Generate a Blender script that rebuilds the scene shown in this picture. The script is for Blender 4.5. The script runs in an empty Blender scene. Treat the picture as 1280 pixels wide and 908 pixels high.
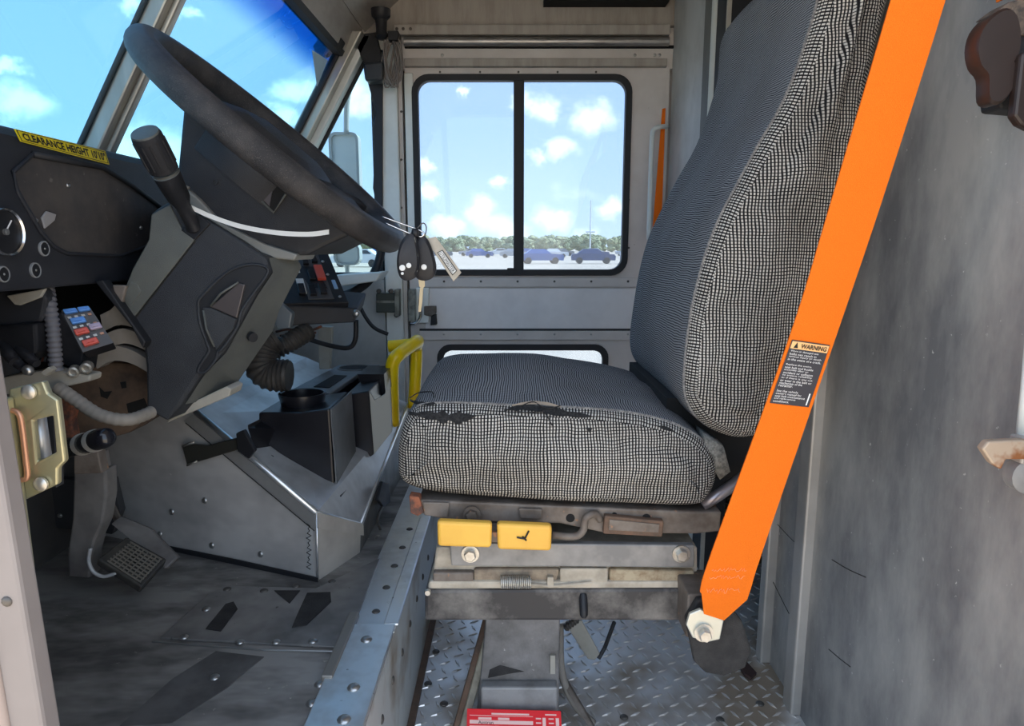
import bpy, bmesh, math, random
from mathutils import Vector, Matrix, geometry, noise
random.seed(7)
SC = bpy.context.scene
COL = SC.collection
# ------------------------------------------------------------------ camera
FPX = 850.0; TH = math.atan(144/850.0); EYE = Vector((0, 0, .85))
cam = bpy.data.cameras.new('camera'); camo = bpy.data.objects.new('camera', cam); COL.objects.link(camo)
cam.sensor_fit = 'HORIZONTAL'; cam.sensor_width = 36; cam.lens = 36*FPX/1280; cam.clip_start = .02; cam.clip_end = 2000
camo.location = EYE; camo.rotation_euler = (math.pi/2-TH, 0, 0)
SC.camera = camo
FW = Vector((0, math.cos(TH), -math.sin(TH))); UP = Vector((0, math.sin(TH), math.cos(TH)))
def ray(px, py): return FW + Vector((1, 0, 0))*((px-640)/FPX) - UP*((py-454)/FPX)
def PY(px, py, y): d = ray(px, py); return EYE + d*(y/d.y)
def PZ(px, py, z): d = ray(px, py); return EYE + d*((z-EYE.z)/d.z)
def PX(px, py, x): d = ray(px, py); return EYE + d*(x/d.x)
# ------------------------------------------------------------------ view, sky, sun
vs = SC.view_settings
vs.view_transform = 'Standard'; vs.look = 'None'; vs.gamma = 1; vs.use_curve_mapping = False
vs.exposure = 1.9
SKY_STRENGTH = .9
def make_world():
    w = bpy.data.worlds.new('sky'); SC.world = w; w.use_nodes = True
    nt = w.node_tree; N = nt.nodes; L = nt.links; N.clear()
    out = N.new('ShaderNodeOutputWorld'); bg = N.new('ShaderNodeBackground'); bg.inputs['Strength'].default_value = SKY_STRENGTH
    L.new(bg.outputs[0], out.inputs[0])
    tc = N.new('ShaderNodeTexCoord')
    sep = N.new('ShaderNodeSeparateXYZ'); L.new(tc.outputs['Generated'], sep.inputs[0])
    ramp = N.new('ShaderNodeValToRGB'); L.new(sep.outputs['Z'], ramp.inputs[0])
    cr = ramp.color_ramp
    cr.elements[0].position = 0; cr.elements[0].color = (.72, .77, .82, 1)
    cr.elements[1].position = 1; cr.elements[1].color = (.38, .44, .57, 1)
    for p, c in ((.06, (.63, .72, .81)), (.16, (.50, .625, .785)), (.35, (.42, .54, .72)), (.6, (.38, .475, .63))):
        e = cr.elements.new(p); e.color = (*c, 1)
    # distorted direction for clouds
    nz = N.new('ShaderNodeTexNoise'); nz.inputs['Scale'].default_value = 20; nz.inputs['Detail'].default_value = 8; nz.inputs['Roughness'].default_value = .62
    L.new(tc.outputs['Generated'], nz.inputs['Vector'])
    sub = N.new('ShaderNodeVectorMath'); sub.operation = 'SUBTRACT'; sub.inputs[1].default_value = (.5, .5, .5)
    L.new(nz.outputs['Color'], sub.inputs[0])
    mad = N.new('ShaderNodeVectorMath'); mad.operation = 'MULTIPLY_ADD'; mad.inputs[1].default_value = (.075, .075, .06)
    L.new(sub.outputs[0], mad.inputs[0]); L.new(tc.outputs['Generated'], mad.inputs[2])
    stretch = N.new('ShaderNodeVectorMath'); stretch.operation = 'MULTIPLY'; stretch.inputs[1].default_value = (1, 1, 1.5)
    L.new(mad.outputs[0], stretch.inputs[0])
    clouds = [(680, 138, 22), (660, 132, 16), (745, 148, 26), (702, 186, 24), (670, 196, 16), (533, 203, 18), (536, 238, 17),
              (628, 226, 13), (600, 262, 26), (575, 114, 9), (760, 262, 22), (560, 285, 24), (690, 275, 26), (640, 290, 25),
              (20, 130, 30), (5, 85, 14), (190, 190, 45), (150, 185, 25), (160, 8, 16), (370, 110, 26), (355, 150, 18),
              (430, 110, 45), (450, 130, 25), (240, 22, 14), (350, 135, 12), (730, 295, 20)]
    last = None
    for px, py, r in clouds:
        d = ray(px, py).normalized()
        c = Vector((d.x, d.y, d.z*1.5))
        dist = N.new('ShaderNodeVectorMath'); dist.operation = 'DISTANCE'; dist.inputs[1].default_value = c
        L.new(stretch.outputs[0], dist.inputs[0])
        m = N.new('ShaderNodeMapRange'); m.interpolation_type = 'SMOOTHSTEP'
        rr = r*.82/FPX
        m.inputs['From Min'].default_value = rr*1.5; m.inputs['From Max'].default_value = rr*.35
        L.new(dist.outputs['Value'], m.inputs['Value'])
        if last is None: last = m.outputs[0]
        else:
            mx = N.new('ShaderNodeMath'); mx.operation = 'MAXIMUM'; L.new(last, mx.inputs[0]); L.new(m.outputs[0], mx.inputs[1]); last = mx.outputs[0]
    # scattered cumulus over the whole sky
    n2 = N.new('ShaderNodeTexNoise'); n2.inputs['Scale'].default_value = 5; n2.inputs['Detail'].default_value = 7
    st2 = N.new('ShaderNodeVectorMath'); st2.operation = 'MULTIPLY'; st2.inputs[1].default_value = (1, 1, 2.2)
    L.new(tc.outputs['Generated'], st2.inputs[0]); L.new(st2.outputs[0], n2.inputs['Vector'])
    m2 = N.new('ShaderNodeMapRange'); m2.interpolation_type = 'SMOOTHSTEP'
    m2.inputs['From Min'].default_value = .60; m2.inputs['From Max'].default_value = .74; m2.inputs['To Max'].default_value = .9
    L.new(n2.outputs['Fac'], m2.inputs['Value'])
    mx = N.new('ShaderNodeMath'); mx.operation = 'MAXIMUM'; L.new(last, mx.inputs[0]); L.new(m2.outputs[0], mx.inputs[1])
    mix = N.new('ShaderNodeMix'); mix.data_type = 'RGBA'
    L.new(mx.outputs[0], mix.inputs['Factor']); L.new(ramp.outputs[0], mix.inputs['A'])
    mix.inputs['B'].default_value = (1.25, 1.2, 1.1, 1)
    L.new(mix.outputs['Result'], bg.inputs['Color'])
make_world()
sun = bpy.data.lights.new('sun', 'SUN'); sun.energy = 5.0; sun.angle = .01; sun.color = (1, .93, .82)
suno = bpy.data.objects.new('sun', sun); COL.objects.link(suno)
suno.rotation_euler = Vector((-.75, -.12, -1.0)).to_track_quat('-Z', 'Y').to_euler()   # from behind the van, high

# ------------------------------------------------------------------ materials
MATS = {}
def mat(name, col, rough=.5, metal=0., col2=None, scale=8., detail=4., bump=0., bscale=200., lo=.4, hi=.65, stretch=(1, 1, 1), spec=None, rough2=None, speck=None, sscale=140., sthr=.70):
    if name in MATS: return MATS[name]
    m = bpy.data.materials.new(name); m.use_nodes = True
    nt = m.node_tree; N = nt.nodes; L = nt.links
    b = N['Principled BSDF']
    b.inputs['Base Color'].default_value = (*col, 1); b.inputs['Roughness'].default_value = rough; b.inputs['Metallic'].default_value = metal
    if spec is not None: b.inputs['Specular IOR Level'].default_value = spec
    tc = N.new('ShaderNodeTexCoord'); mp = N.new('ShaderNodeMapping'); mp.inputs['Scale'].default_value = stretch
    L.new(tc.outputs['Object'], mp.inputs[0])
    if col2 is not None:
        n = N.new('ShaderNodeTexNoise'); n.inputs['Scale'].default_value = scale; n.inputs['Detail'].default_value = detail; n.inputs['Roughness'].default_value = .65
        L.new(mp.outputs[0], n.inputs['Vector'])
        r = N.new('ShaderNodeMapRange'); r.inputs['From Min'].default_value = lo; r.inputs['From Max'].default_value = hi
        L.new(n.outputs['Fac'], r.inputs['Value'])
        x = N.new('ShaderNodeMix'); x.data_type = 'RGBA'; x.inputs['A'].default_value = (*col, 1); x.inputs['B'].default_value = (*col2, 1)
        L.new(r.outputs[0], x.inputs['Factor']); L.new(x.outputs['Result'], b.inputs['Base Color'])
        if speck is not None:
            ns = N.new('ShaderNodeTexNoise'); ns.inputs['Scale'].default_value = sscale; ns.inputs['Detail'].default_value = 3
            L.new(tc.outputs['Object'], ns.inputs['Vector'])
            rs = N.new('ShaderNodeMapRange'); rs.inputs['From Min'].default_value = sthr; rs.inputs['From Max'].default_value = sthr+.05
            L.new(ns.outputs['Fac'], rs.inputs['Value'])
            xs = N.new('ShaderNodeMix'); xs.data_type = 'RGBA'; xs.inputs['B'].default_value = (*speck, 1)
            L.new(rs.outputs[0], xs.inputs['Factor']); L.new(x.outputs['Result'], xs.inputs['A']); L.new(xs.outputs['Result'], b.inputs['Base Color'])
        if rough2 is not None:
            r2 = N.new('ShaderNodeMapRange'); r2.inputs['To Min'].default_value = rough; r2.inputs['To Max'].default_value = rough2
            L.new(r.outputs[0], r2.inputs['Value']); L.new(r2.outputs[0], b.inputs['Roughness'])
    if bump:
        n = N.new('ShaderNodeTexNoise'); n.inputs['Scale'].default_value = bscale; n.inputs['Detail'].default_value = 2
        L.new(mp.outputs[0], n.inputs['Vector'])
        bp = N.new('ShaderNodeBump'); bp.inputs['Strength'].default_value = bump; bp.inputs['Distance'].default_value = .002
        L.new(n.outputs['Fac'], bp.inputs['Height']); L.new(bp.outputs[0], b.inputs['Normal'])
    MATS[name] = m
    return m
def fabric(name, dark, light, cell, thr=.3, grime=(.25, .24, .2)):
    """woven cloth: light yarn ends in a dark grid, laid out in UV metres"""
    m = bpy.data.materials.new(name); m.use_nodes = True
    nt = m.node_tree; N = nt.nodes; L = nt.links; b = N['Principled BSDF']
    b.inputs['Roughness'].default_value = .95; b.inputs['Specular IOR Level'].default_value = .1
    uv = N.new('ShaderNodeUVMap')
    wob = N.new('ShaderNodeTexNoise'); wob.inputs['Scale'].default_value = 14; wob.inputs['Detail'].default_value = 2
    L.new(uv.outputs[0], wob.inputs['Vector'])
    wa = N.new('ShaderNodeVectorMath'); wa.operation = 'MULTIPLY_ADD'; wa.inputs[1].default_value = (.012, .012, 0)
    L.new(wob.outputs['Color'], wa.inputs[0]); L.new(uv.outputs[0], wa.inputs[2])
    sc = N.new('ShaderNodeVectorMath'); sc.operation = 'SCALE'; sc.inputs['Scale'].default_value = 1/cell
    L.new(wa.outputs[0], sc.inputs[0])
    se = N.new('ShaderNodeSeparateXYZ'); L.new(sc.outputs[0], se.inputs[0])
    outs = []
    for ax in ('X', 'Y'):
        mu = N.new('ShaderNodeMath'); mu.operation = 'PINGPONG'; mu.inputs[1].default_value = .5; L.new(se.outputs[ax], mu.inputs[0])
        mr = N.new('ShaderNodeMapRange'); mr.interpolation_type = 'SMOOTHSTEP'
        t = thr*.55 if ax == 'Y' else thr
        mr.inputs['From Min'].default_value = t*.55; mr.inputs['From Max'].default_value = t*1.45; L.new(mu.outputs[0], mr.inputs['Value'])
        outs.append(mr.outputs[0])
    mul = N.new('ShaderNodeMath'); mul.operation = 'MULTIPLY'; L.new(outs[0], mul.inputs[0]); L.new(outs[1], mul.inputs[1])
    gn = N.new('ShaderNodeTexNoise'); gn.inputs['Scale'].default_value = 7; gn.inputs['Detail'].default_value = 4; L.new(uv.outputs[0], gn.inputs['Vector'])
    gr = N.new('ShaderNodeMapRange'); gr.inputs['From Min'].default_value = .42; gr.inputs['From Max'].default_value = .75; gr.inputs['To Max'].default_value = .6
    L.new(gn.outputs['Fac'], gr.inputs['Value'])
    gm = N.new('ShaderNodeMix'); gm.data_type = 'RGBA'; gm.inputs['A'].default_value = (*light, 1); gm.inputs['B'].default_value = (*grime, 1)
    L.new(gr.outputs[0], gm.inputs['Factor'])
    mx = N.new('ShaderNodeMix'); mx.data_type = 'RGBA'; mx.inputs['A'].default_value = (*dark, 1)
    L.new(gm.outputs['Result'], mx.inputs['B']); L.new(mul.outputs[0], mx.inputs['Factor']); L.new(mx.outputs['Result'], b.inputs['Base Color'])
    bp = N.new('ShaderNodeBump'); bp.inputs['Strength'].default_value = .5; bp.inputs['Distance'].default_value = .001
    L.new(mul.outputs[0], bp.inputs['Height']); L.new(bp.outputs[0], b.inputs['Normal'])
    MATS[name] = m; return m
def glass(name, tint=(1, 1, 1), dust=.05, band=None):
    """thin window pane: clear transmission, Fresnel reflection, a film of dust that also stands in for haze; band = (z0, z1, colour) printed shade band"""
    m = bpy.data.materials.new(name); m.use_nodes = True
    nt = m.node_tree; N = nt.nodes; L = nt.links; N.clear()
    out = N.new('ShaderNodeOutputMaterial'); tr = N.new('ShaderNodeBsdfTransparent'); gl = N.new('ShaderNodeBsdfGlossy'); gl.inputs['Roughness'].default_value = .02
    di = N.new('ShaderNodeBsdfTranslucent'); di.inputs[0].default_value = (.9, .88, .82, 1)  # pale dust layer, doubles as haze over the outdoor view
    tr.inputs[0].default_value = (*tint, 1)
    if band:
        tc = N.new('ShaderNodeTexCoord'); se = N.new('ShaderNodeSeparateXYZ'); L.new(tc.outputs['Object'], se.inputs[0])
        mr = N.new('ShaderNodeMapRange'); mr.interpolation_type = 'SMOOTHSTEP'
        mr.inputs['From Min'].default_value = band[0]; mr.inputs['From Max'].default_value = band[1]; L.new(se.outputs['Z'], mr.inputs['Value'])
        mx = N.new('ShaderNodeMix'); mx.data_type = 'RGBA'; mx.inputs['A'].default_value = (*tint, 1); mx.inputs['B'].default_value = (*band[2], 1)
        L.new(mr.outputs[0], mx.inputs['Factor']); L.new(mx.outputs['Result'], tr.inputs[0])
    m1 = N.new('ShaderNodeMixShader'); m1.inputs[0].default_value = dust; L.new(tr.outputs[0], m1.inputs[1]); L.new(di.outputs[0], m1.inputs[2])
    lw = N.new('ShaderNodeLayerWeight'); lw.inputs['Blend'].default_value = .5
    pw = N.new('ShaderNodeMath'); pw.operation = 'POWER'; pw.inputs[1].default_value = 5; L.new(lw.outputs['Facing'], pw.inputs[0])
    fr = N.new('ShaderNodeMath'); fr.operation = 'MULTIPLY_ADD'; fr.inputs[1].default_value = .6; fr.inputs[2].default_value = .025; L.new(pw.outputs[0], fr.inputs[0])
    m2 = N.new('ShaderNodeMixShader'); L.new(fr.outputs[0], m2.inputs[0]); L.new(m1.outputs[0], m2.inputs[1]); L.new(gl.outputs[0], m2.inputs[2])
    L.new(m2.outputs[0], out.inputs[0]); MATS[name] = m; return m

alu = mat('painted_aluminium', (.56, .55, .53), .5, .15, (.43, .42, .40), 5, bump=.05, bscale=300)
alu_light = mat('light_aluminium', (.82, .85, .82), .42, .1, (.72, .74, .71), 6)
alu_warm = mat('warm_grey_panel', (.68, .64, .61), .55, .05, (.57, .53, .50), 4, speck=(.33, .30, .26), sscale=60, sthr=.73)
header_grey = mat('header_panel_grey', (.40, .37, .335), .6, .1, (.32, .29, .255), 6, stretch=(6, 1, 1))
steel_cover = mat('brushed_engine_cover_metal', (.60, .58, .555), .42, .2, (.28, .27, .265), 3.2, lo=.40, hi=.70, rough2=.55, stretch=(1, 1, 1.6), speck=(.66, .64, .6), sthr=.72)
floor_metal = mat('scuffed_floor_metal', (.34, .325, .305), .36, .25, (.12, .115, .11), 4, lo=.40, hi=.60, rough2=.6, stretch=(1, 2.2, 1), speck=(.42, .39, .34), sscale=90)
floor_patch = mat('floor_patch_metal', (.36, .35, .34), .33, .55, (.19, .185, .18), 6, rough2=.5, speck=(.1, .09, .08), sscale=70)
edge_metal = mat('bare_edge_angle_metal', (.90, .93, .95), .30, .85, (.66, .66, .65), 9, lo=.48, hi=.72, rough2=.45, speck=(.2, .17, .14), sscale=60, sthr=.72)
tread = mat('tread_plate_metal', (.80, .80, .79), .36, .5, (.44, .35, .26), 3.0, lo=.46, hi=.62, rough2=.6)
tread_hi = mat('tread_bar_metal', (.88, .88, .87), .28, .7, (.56, .47, .37), 4)
riser = mat('stained_riser_metal', (.60, .62, .60), .42, .3, (.30, .23, .15), 5, lo=.48, hi=.66)
bulk = mat('bulkhead_sheet_metal', (.46, .455, .43), .42, .25, (.20, .20, .205), 3.4, 6, lo=.38, hi=.62, rough2=.5, stretch=(1, 1.6, .7), bump=.08, bscale=90, speck=(.66, .65, .62), sscale=120, sthr=.70)
bulk2 = mat('bulkhead_post_metal', (.46, .44, .41), .45, .3, (.34, .32, .29), 5)
rivet_m = mat('rivet_metal', (.45, .45, .44), .3, .85)
rivet_d = mat('dark_rivet', (.12, .11, .10), .5, .5)
black = mat('black_plastic', (.012, .013, .016), .45, 0, (.026, .026, .03), 12, bump=.15, bscale=900, spec=.35)
black_soft = mat('black_grained_plastic', (.018, .0185, .022), .5, 0, (.036, .036, .038), 6, bump=.5, bscale=900, speck=(.10, .10, .10), sscale=500, sthr=.73, spec=.35)
rim_m = mat('steering_rim_leatherette', (.028, .027, .029), .45, 0, (.062, .056, .054), 20, bump=.8, bscale=900, speck=(.12, .11, .10), sscale=700, sthr=.62, spec=.4)
dash_m = mat('dash_plastic', (.020, .022, .028), .5, 0, (.036, .038, .045), 5, bump=.3, bscale=1100, spec=.35)
shroud_m = mat('column_shroud_plastic', (.028, .031, .037), .48, 0, (.062, .068, .072), 4, bump=.6, bscale=900, lo=.4, hi=.7, speck=(.16, .16, .155), sscale=500, sthr=.72, spec=.4)
shroud_l = mat('column_side_plastic', (.085, .09, .084), .42, 0, (.125, .13, .115), 6, bump=.4, bscale=1000)
dusty = mat('dusty_brown_panel', (.075, .066, .06), .7, 0, (.04, .037, .038), 11, 6, lo=.35, hi=.6, speck=(.13, .12, .11), sscale=60, sthr=.68)
rubber = mat('black_rubber', (.012, .013, .016), .6)
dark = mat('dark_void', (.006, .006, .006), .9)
rust = mat('rusty_steel', (.17, .10, .065), .75, .2, (.10, .07, .05), 30, bump=.3, bscale=300)
rust_red = mat('red_rust', (.30, .10, .05), .85, 0, (.09, .05, .04), 60, lo=.4, hi=.6)
grimy = mat('grimy_steel', (.20, .17, .145), .6, .25, (.11, .085, .066), 18, bump=.2, bscale=200, speck=(.34, .18, .10), sscale=60, sthr=.66)
cream = mat('dusty_cream_steel', (.52, .46, .37), .7, .1, (.30, .26, .20), 18)
channel = mat('scuffed_black_channel', (.035, .032, .032), .55, 0, (.27, .25, .225), 9, 6, lo=.46, hi=.74)
linkbar = mat('grey_link_bar', (.19, .185, .18), .5, .2, (.32, .305, .285), 14)
pedestal_m = mat('scuffed_grey_pedestal', (.24, .23, .225), .55, .2, (.12, .115, .11), 12, 6, bump=.2, speck=(.42, .4, .38), sscale=100)
orange_belt = mat('orange_webbing', (.95, .20, .012), .75, 0, (.90, .175, .01), 900, bump=.6, bscale=1500, spec=.2)
orange_print = mat('worn_belt_print', (.95, .36, .14), .8)
handle_y = mat('yellow_handle_plastic', (.86, .50, .075), .45, 0, (.80, .42, .06), 10)
yellow = mat('yellow_bar_paint', (1.0, .70, .004), .32, 0, (.98, .63, .006), 8)
sticker_y = mat('yellow_sticker', (.72, .60, .02), .5)
zinc = mat('yellow_zinc_bracket', (.46, .42, .25), .38, .7, (.33, .33, .24), 15)
zinc_l = mat('pale_zinc_plate', (.62, .62, .54), .4, .6)
bolt_m = mat('bolt_steel', (.62, .60, .55), .35, .7, (.45, .42, .36), 40)
copper = mat('copper_plate', (.52, .27, .17), .4, .6)
white_p = mat('white_plastic', (.75, .76, .74), .5)
white_paint = mat('white_enamel', (.66, .70, .68), .4)
post_m = mat('door_post_paint', (.245, .218, .208), .55, 0, (.205, .18, .172), 5)
post_edge = mat('door_seal_edge', (.34, .27, .235), .6)
chrome = mat('chrome', (.7, .7, .7), .18, 1)
red_tag = mat('red_tag_card', (.72, .012, .02), .45)
pink_tag = mat('pale_tag_field', (.85, .55, .5), .6)
ink = mat('black_ink', (.01, .01, .01), .6)
white_ink = mat('white_ink', (.85, .85, .85), .6)
label_b = mat('black_label', (.035, .035, .045), .5)
label_o = mat('pale_orange_band', (.9, .52, .22), .6)
cable_m = mat('grey_conduit', (.13, .13, .145), .6)
tan_cable = mat('dusty_tan_hose', (.27, .245, .215), .75, 0, (.20, .18, .15), 12)
brown_v = mat('brown_rusty_housing', (.13, .085, .055), .85, 0, (.05, .035, .028), 14, bump=.3, bscale=120)
beige = mat('beige_plate', (.40, .38, .33), .6, 0, (.33, .31, .26), 12)
fuse_b = mat('blue_fuse', (.10, .30, .75), .35)
fuse_r = mat('red_fuse', (.65, .10, .07), .35)
fuse_p = mat('lilac_fuse', (.45, .38, .52), .4)
duct_m = mat('ribbed_duct_black', (.03, .029, .028), .55, 0, (.06, .055, .05), 10)
tray_m = mat('glossy_black_tray', (.008, .008, .011), .28, 0, (.016, .016, .02), 6, spec=.4)
tray_g = mat('dusty_grey_tray', (.16, .165, .17), .5, 0, (.11, .11, .115), 8)
tray_c = mat('cream_tray_side', (.40, .40, .36), .55)
pedal_m = mat('dusty_pedal_arm', (.22, .205, .19), .65, .1, (.11, .10, .095), 8)
grip = mat('black_grip_tape', (.018, .017, .017), .8, 0, (.035, .033, .032), 40, bump=.4, bscale=500)
brown_reel = mat('dark_brown_reel_plastic', (.028, .017, .014), .42, 0, (.02, .013, .011), 10)
curtain = mat('black_rubber_flap', (.018, .022, .03), .6)
coil_m = mat('grey_brown_cable_coil', (.22, .19, .17), .55)
tan_tag = mat('worn_key_tag', (.45, .40, .32), .5, .2, (.34, .30, .24), 30)
brass = mat('brass_key', (.34, .29, .20), .4, .8)
mirror_m = mat('mirror_housing', (.42, .44, .42), .5)
screen_g = mat('mirror_face', (.80, .80, .74), .5)
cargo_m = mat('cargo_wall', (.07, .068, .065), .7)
yel_cargo = mat('amber_cargo_box', (.50, .27, .03), .6)
cream_cargo = mat('cream_cargo_box', (.55, .50, .40), .6)
seat_side = fabric('coarse_grey_weave', (.014, .014, .015), (.60, .57, .52), .0043, .25, (.22, .20, .165))
seat_top = fabric('fine_blue_grey_weave', (.022, .024, .030), (.34, .35, .365), .0036, .19, (.24, .235, .23))
pane_m = glass('door_glass', (.525, .605, .705), .06)
shield_m = glass('windshield_glass', (.43, .625, .73), .015, (1.325-1.19, 1.415-1.19, (.02, .22, .52)))
quarter_m = glass('quarter_glass', (.50, .62, .70), .02)

# ------------------------------------------------------------------ mesh helpers
class G:
    def __init__(s): s.v = []; s.f = []; s.uv = {}; s.mi = []
    def add(s, vs, fs, mi=0):
        o = len(s.v); s.v += [Vector(v) for v in vs]
        for f in fs: s.f.append([i+o for i in f]); s.mi.append(mi)
        return s
    def box(s, a, b):
        x0, y0, z0 = a; x1, y1, z1 = b
        x0, x1 = sorted((x0, x1)); y0, y1 = sorted((y0, y1)); z0, z1 = sorted((z0, z1))
        return s.add([(x0,y0,z0),(x1,y0,z0),(x1,y1,z0),(x0,y1,z0),(x0,y0,z1),(x1,y0,z1),(x1,y1,z1),(x0,y1,z1)],
                     [(3,2,1,0),(4,5,6,7),(0,1,5,4),(1,2,6,5),(2,3,7,6),(3,0,4,7)])
    def loft(s, rings, cap=True, closed=True):
        n = len(rings[0]); vs = [p for r in rings for p in r]; fs = []
        for i in range(len(rings)-1):
            for j in range(n if closed else n-1):
                k = (j+1) % n
                fs.append((i*n+j, i*n+k, (i+1)*n+k, (i+1)*n+j))
        if cap:
            fs.append(tuple(reversed(range(n)))); fs.append(tuple(range((len(rings)-1)*n, len(rings)*n)))
        return s.add(vs, fs)
    def prism(s, pts, d):
        d = Vector(d); return s.loft([[Vector(p) for p in pts], [Vector(p)+d for p in pts]])
    def tube(s, path, r, n=8, closed=False, cap=True):
        P = [Vector(p) for p in path]; m = len(P); rings = []; prev = None
        for i in range(m):
            if closed: t = (P[(i+1) % m]-P[i-1]).normalized()
            else: t = (P[min(i+1, m-1)]-P[max(i-1, 0)]).normalized()
            if prev is None:
                u = t.orthogonal().normalized()
            else:
                u = (prev - t*prev.dot(t)).normalized()
            prev = u; w = t.cross(u)
            rr = r[i] if isinstance(r, (list, tuple)) else r
            rings.append([P[i]+u*(rr*math.cos(2*math.pi*k/n))+w*(rr*math.sin(2*math.pi*k/n)) for k in range(n)])
        if closed: rings.append(rings[0]); return s.loft(rings, cap=False)
        return s.loft(rings, cap)
    def lathe(s, o, ax, prof, n=20):
        """prof: list of (radius, offset along ax)"""
        o = Vector(o); ax = Vector(ax).normalized(); u = ax.orthogonal().normalized(); w = ax.cross(u)
        return s.loft([[o+ax*h+u*(r*math.cos(2*math.pi*k/n))+w*(r*math.sin(2*math.pi*k/n)) for k in range(n)] for r, h in prof])
    def plate(s, outer, holes, y0, t):
        """plate in the xz plane at depth y0 (thickness t towards +y) with holes; loops are lists of (x, z)"""
        loops = [outer]+holes
        tri = geometry.tessellate_polygon([[Vector((x, z, 0)) for x, z in l] for l in loops])
        flat = [p for l in loops for p in l]; n = len(flat)
        vs = [(x, y0, z) for x, z in flat]+[(x, y0+t, z) for x, z in flat]
        fs = [tuple(f) for f in tri]+[tuple(i+n for i in reversed(f)) for f in tri]
        o = 0
        for l in loops:
            k = len(l)
            for j in range(k): fs.append((o+j, o+(j+1) % k, n+o+(j+1) % k, n+o+j))
            o += k
        return s.add(vs, fs)
def wloc(o):
    v = Vector((0, 0, 0))
    while o is not None: v = v+o.location; o = o.parent
    return v
def link(name, me, m=None, parent=None, smooth=None, bevel=0., seg=2, label=None):
    o = bpy.data.objects.new(name, me); COL.objects.link(o)
    if m is not None:
        for mm in (m if isinstance(m, (list, tuple)) else [m]): me.materials.append(mm)
    if parent is not None: o.parent = parent
    if smooth:
        for p in me.polygons: p.use_smooth = True
        if smooth is not True:
            me.set_sharp_from_angle(angle=math.radians(smooth))
    if bevel:
        b = o.modifiers.new('bevel', 'BEVEL'); b.width = bevel; b.segments = seg; b.limit_method = 'ANGLE'; b.angle_limit = math.radians(35)
    if label: o['label'] = label
    return o
def build(g, name, m, parent=None, smooth=None, bevel=0., seg=2, label=None, local=False):
    off = Vector((0, 0, 0)) if local or parent is None else wloc(parent)
    me = bpy.data.meshes.new(name)
    me.from_pydata([v-off for v in g.v], [], g.f)
    if any(g.mi):
        for p, i in zip(me.polygons, g.mi): p.material_index = i
    bm = bmesh.new(); bm.from_mesh(me); bmesh.ops.recalc_face_normals(bm, faces=bm.faces); bm.to_mesh(me); bm.free()
    return link(name, me, m, parent, smooth, bevel, seg, label)
def thing(name, loc, label, cat, group=None):
    o = bpy.data.objects.new(name, None); COL.objects.link(o); o.location = loc; o.empty_display_size = .05
    o['label'] = label; o['category'] = cat
    if group: o['group'] = group
    return o
def tag(o, label, cat, group=None):
    o['label'] = label; o['category'] = cat
    if group: o['group'] = group
    return o
def struct(name, loc=(0, 0, 0), label=None):
    o = bpy.data.objects.new(name, None); COL.objects.link(o); o.location = loc; o['kind'] = 'structure'
    if label: o['label'] = label
    return o
def setk(o, label=None):
    o['kind'] = 'structure'
    if label: o['label'] = label
    return o
def rrect(x0, z0, x1, z1, r, n=6):
    x0, x1 = sorted((x0, x1)); z0, z1 = sorted((z0, z1)); out = []
    for cx, cz, a in ((x1-r, z1-r, 0), (x0+r, z1-r, 90), (x0+r, z0+r, 180), (x1-r, z0+r, 270)):
        for k in range(n+1):
            t = math.radians(a+90*k/n); out.append((cx+r*math.cos(t), cz+r*math.sin(t)))
    return out
def smooth_path(pts, sub=6, closed=False):
    P = [Vector(p) for p in pts]; n = len(P); out = []
    for i in range(n if closed else n-1):
        if closed: a, b, c, d = P[i-1], P[i], P[(i+1) % n], P[(i+2) % n]
        else: a, b, c, d = P[max(i-1, 0)], P[i], P[i+1], P[min(i+2, n-1)]
        for k in range(sub):
            t = k/sub
            out.append(.5*((2*b)+(c-a)*t+(2*a-5*b+4*c-d)*t*t+(3*b-a-3*c+d)*t**3))
    if not closed: out.append(P[-1])
    return out
def pp(pts, y): return [PY(px, py, y) for px, py in pts]
def prism_px(pts, y, t): return G().prism(pp(pts, y), (0, t, 0))
def text_mesh(body, bold=0.):
    c = bpy.data.curves.new('lettering', 'FONT'); c.body = body; c.size = 1; c.resolution_u = 2; c.offset = bold
    o = bpy.data.objects.new('lettering_tmp', c); COL.objects.link(o)
    dg = bpy.context.evaluated_depsgraph_get(); dg.update()
    me = bpy.data.meshes.new_from_object(o.evaluated_get(dg))
    bpy.data.objects.remove(o); bpy.data.curves.remove(c)
    return me
def text_on(body, quad, m, parent, name='lettering', lift=None, bold=0.):
    """flat print mapped into the quad (bottom-left, bottom-right, top-right, top-left)"""
    me = text_mesh(body, bold)
    xs = [v.co.x for v in me.vertices]; ys = [v.co.y for v in me.vertices]
    x0, x1, y0, y1 = min(xs), max(xs), min(ys), max(ys)
    q = [Vector(p) for p in quad]; n = (q[1]-q[0]).cross(q[3]-q[0]).normalized()
    if n.dot(EYE-q[0]) < 0: n = -n
    off = wloc(parent)
    for v in me.vertices:
        a = (v.co.x-x0)/(x1-x0); b = (v.co.y-y0)/(y1-y0)
        v.co = (q[0]*(1-a)+q[1]*a)*(1-b)+(q[3]*(1-a)+q[2]*a)*b + n*(lift or .0008) - off
    return link(name, me, m, parent)
def quad_sub(q, u0, v0, u1, v1):
    q = [Vector(p) for p in q]
    P = lambda u, v: (q[0]*(1-u)+q[1]*u)*(1-v)+(q[3]*(1-u)+q[2]*u)*v
    return [P(u0, v0), P(u1, v0), P(u1, v1), P(u0, v1)]
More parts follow.
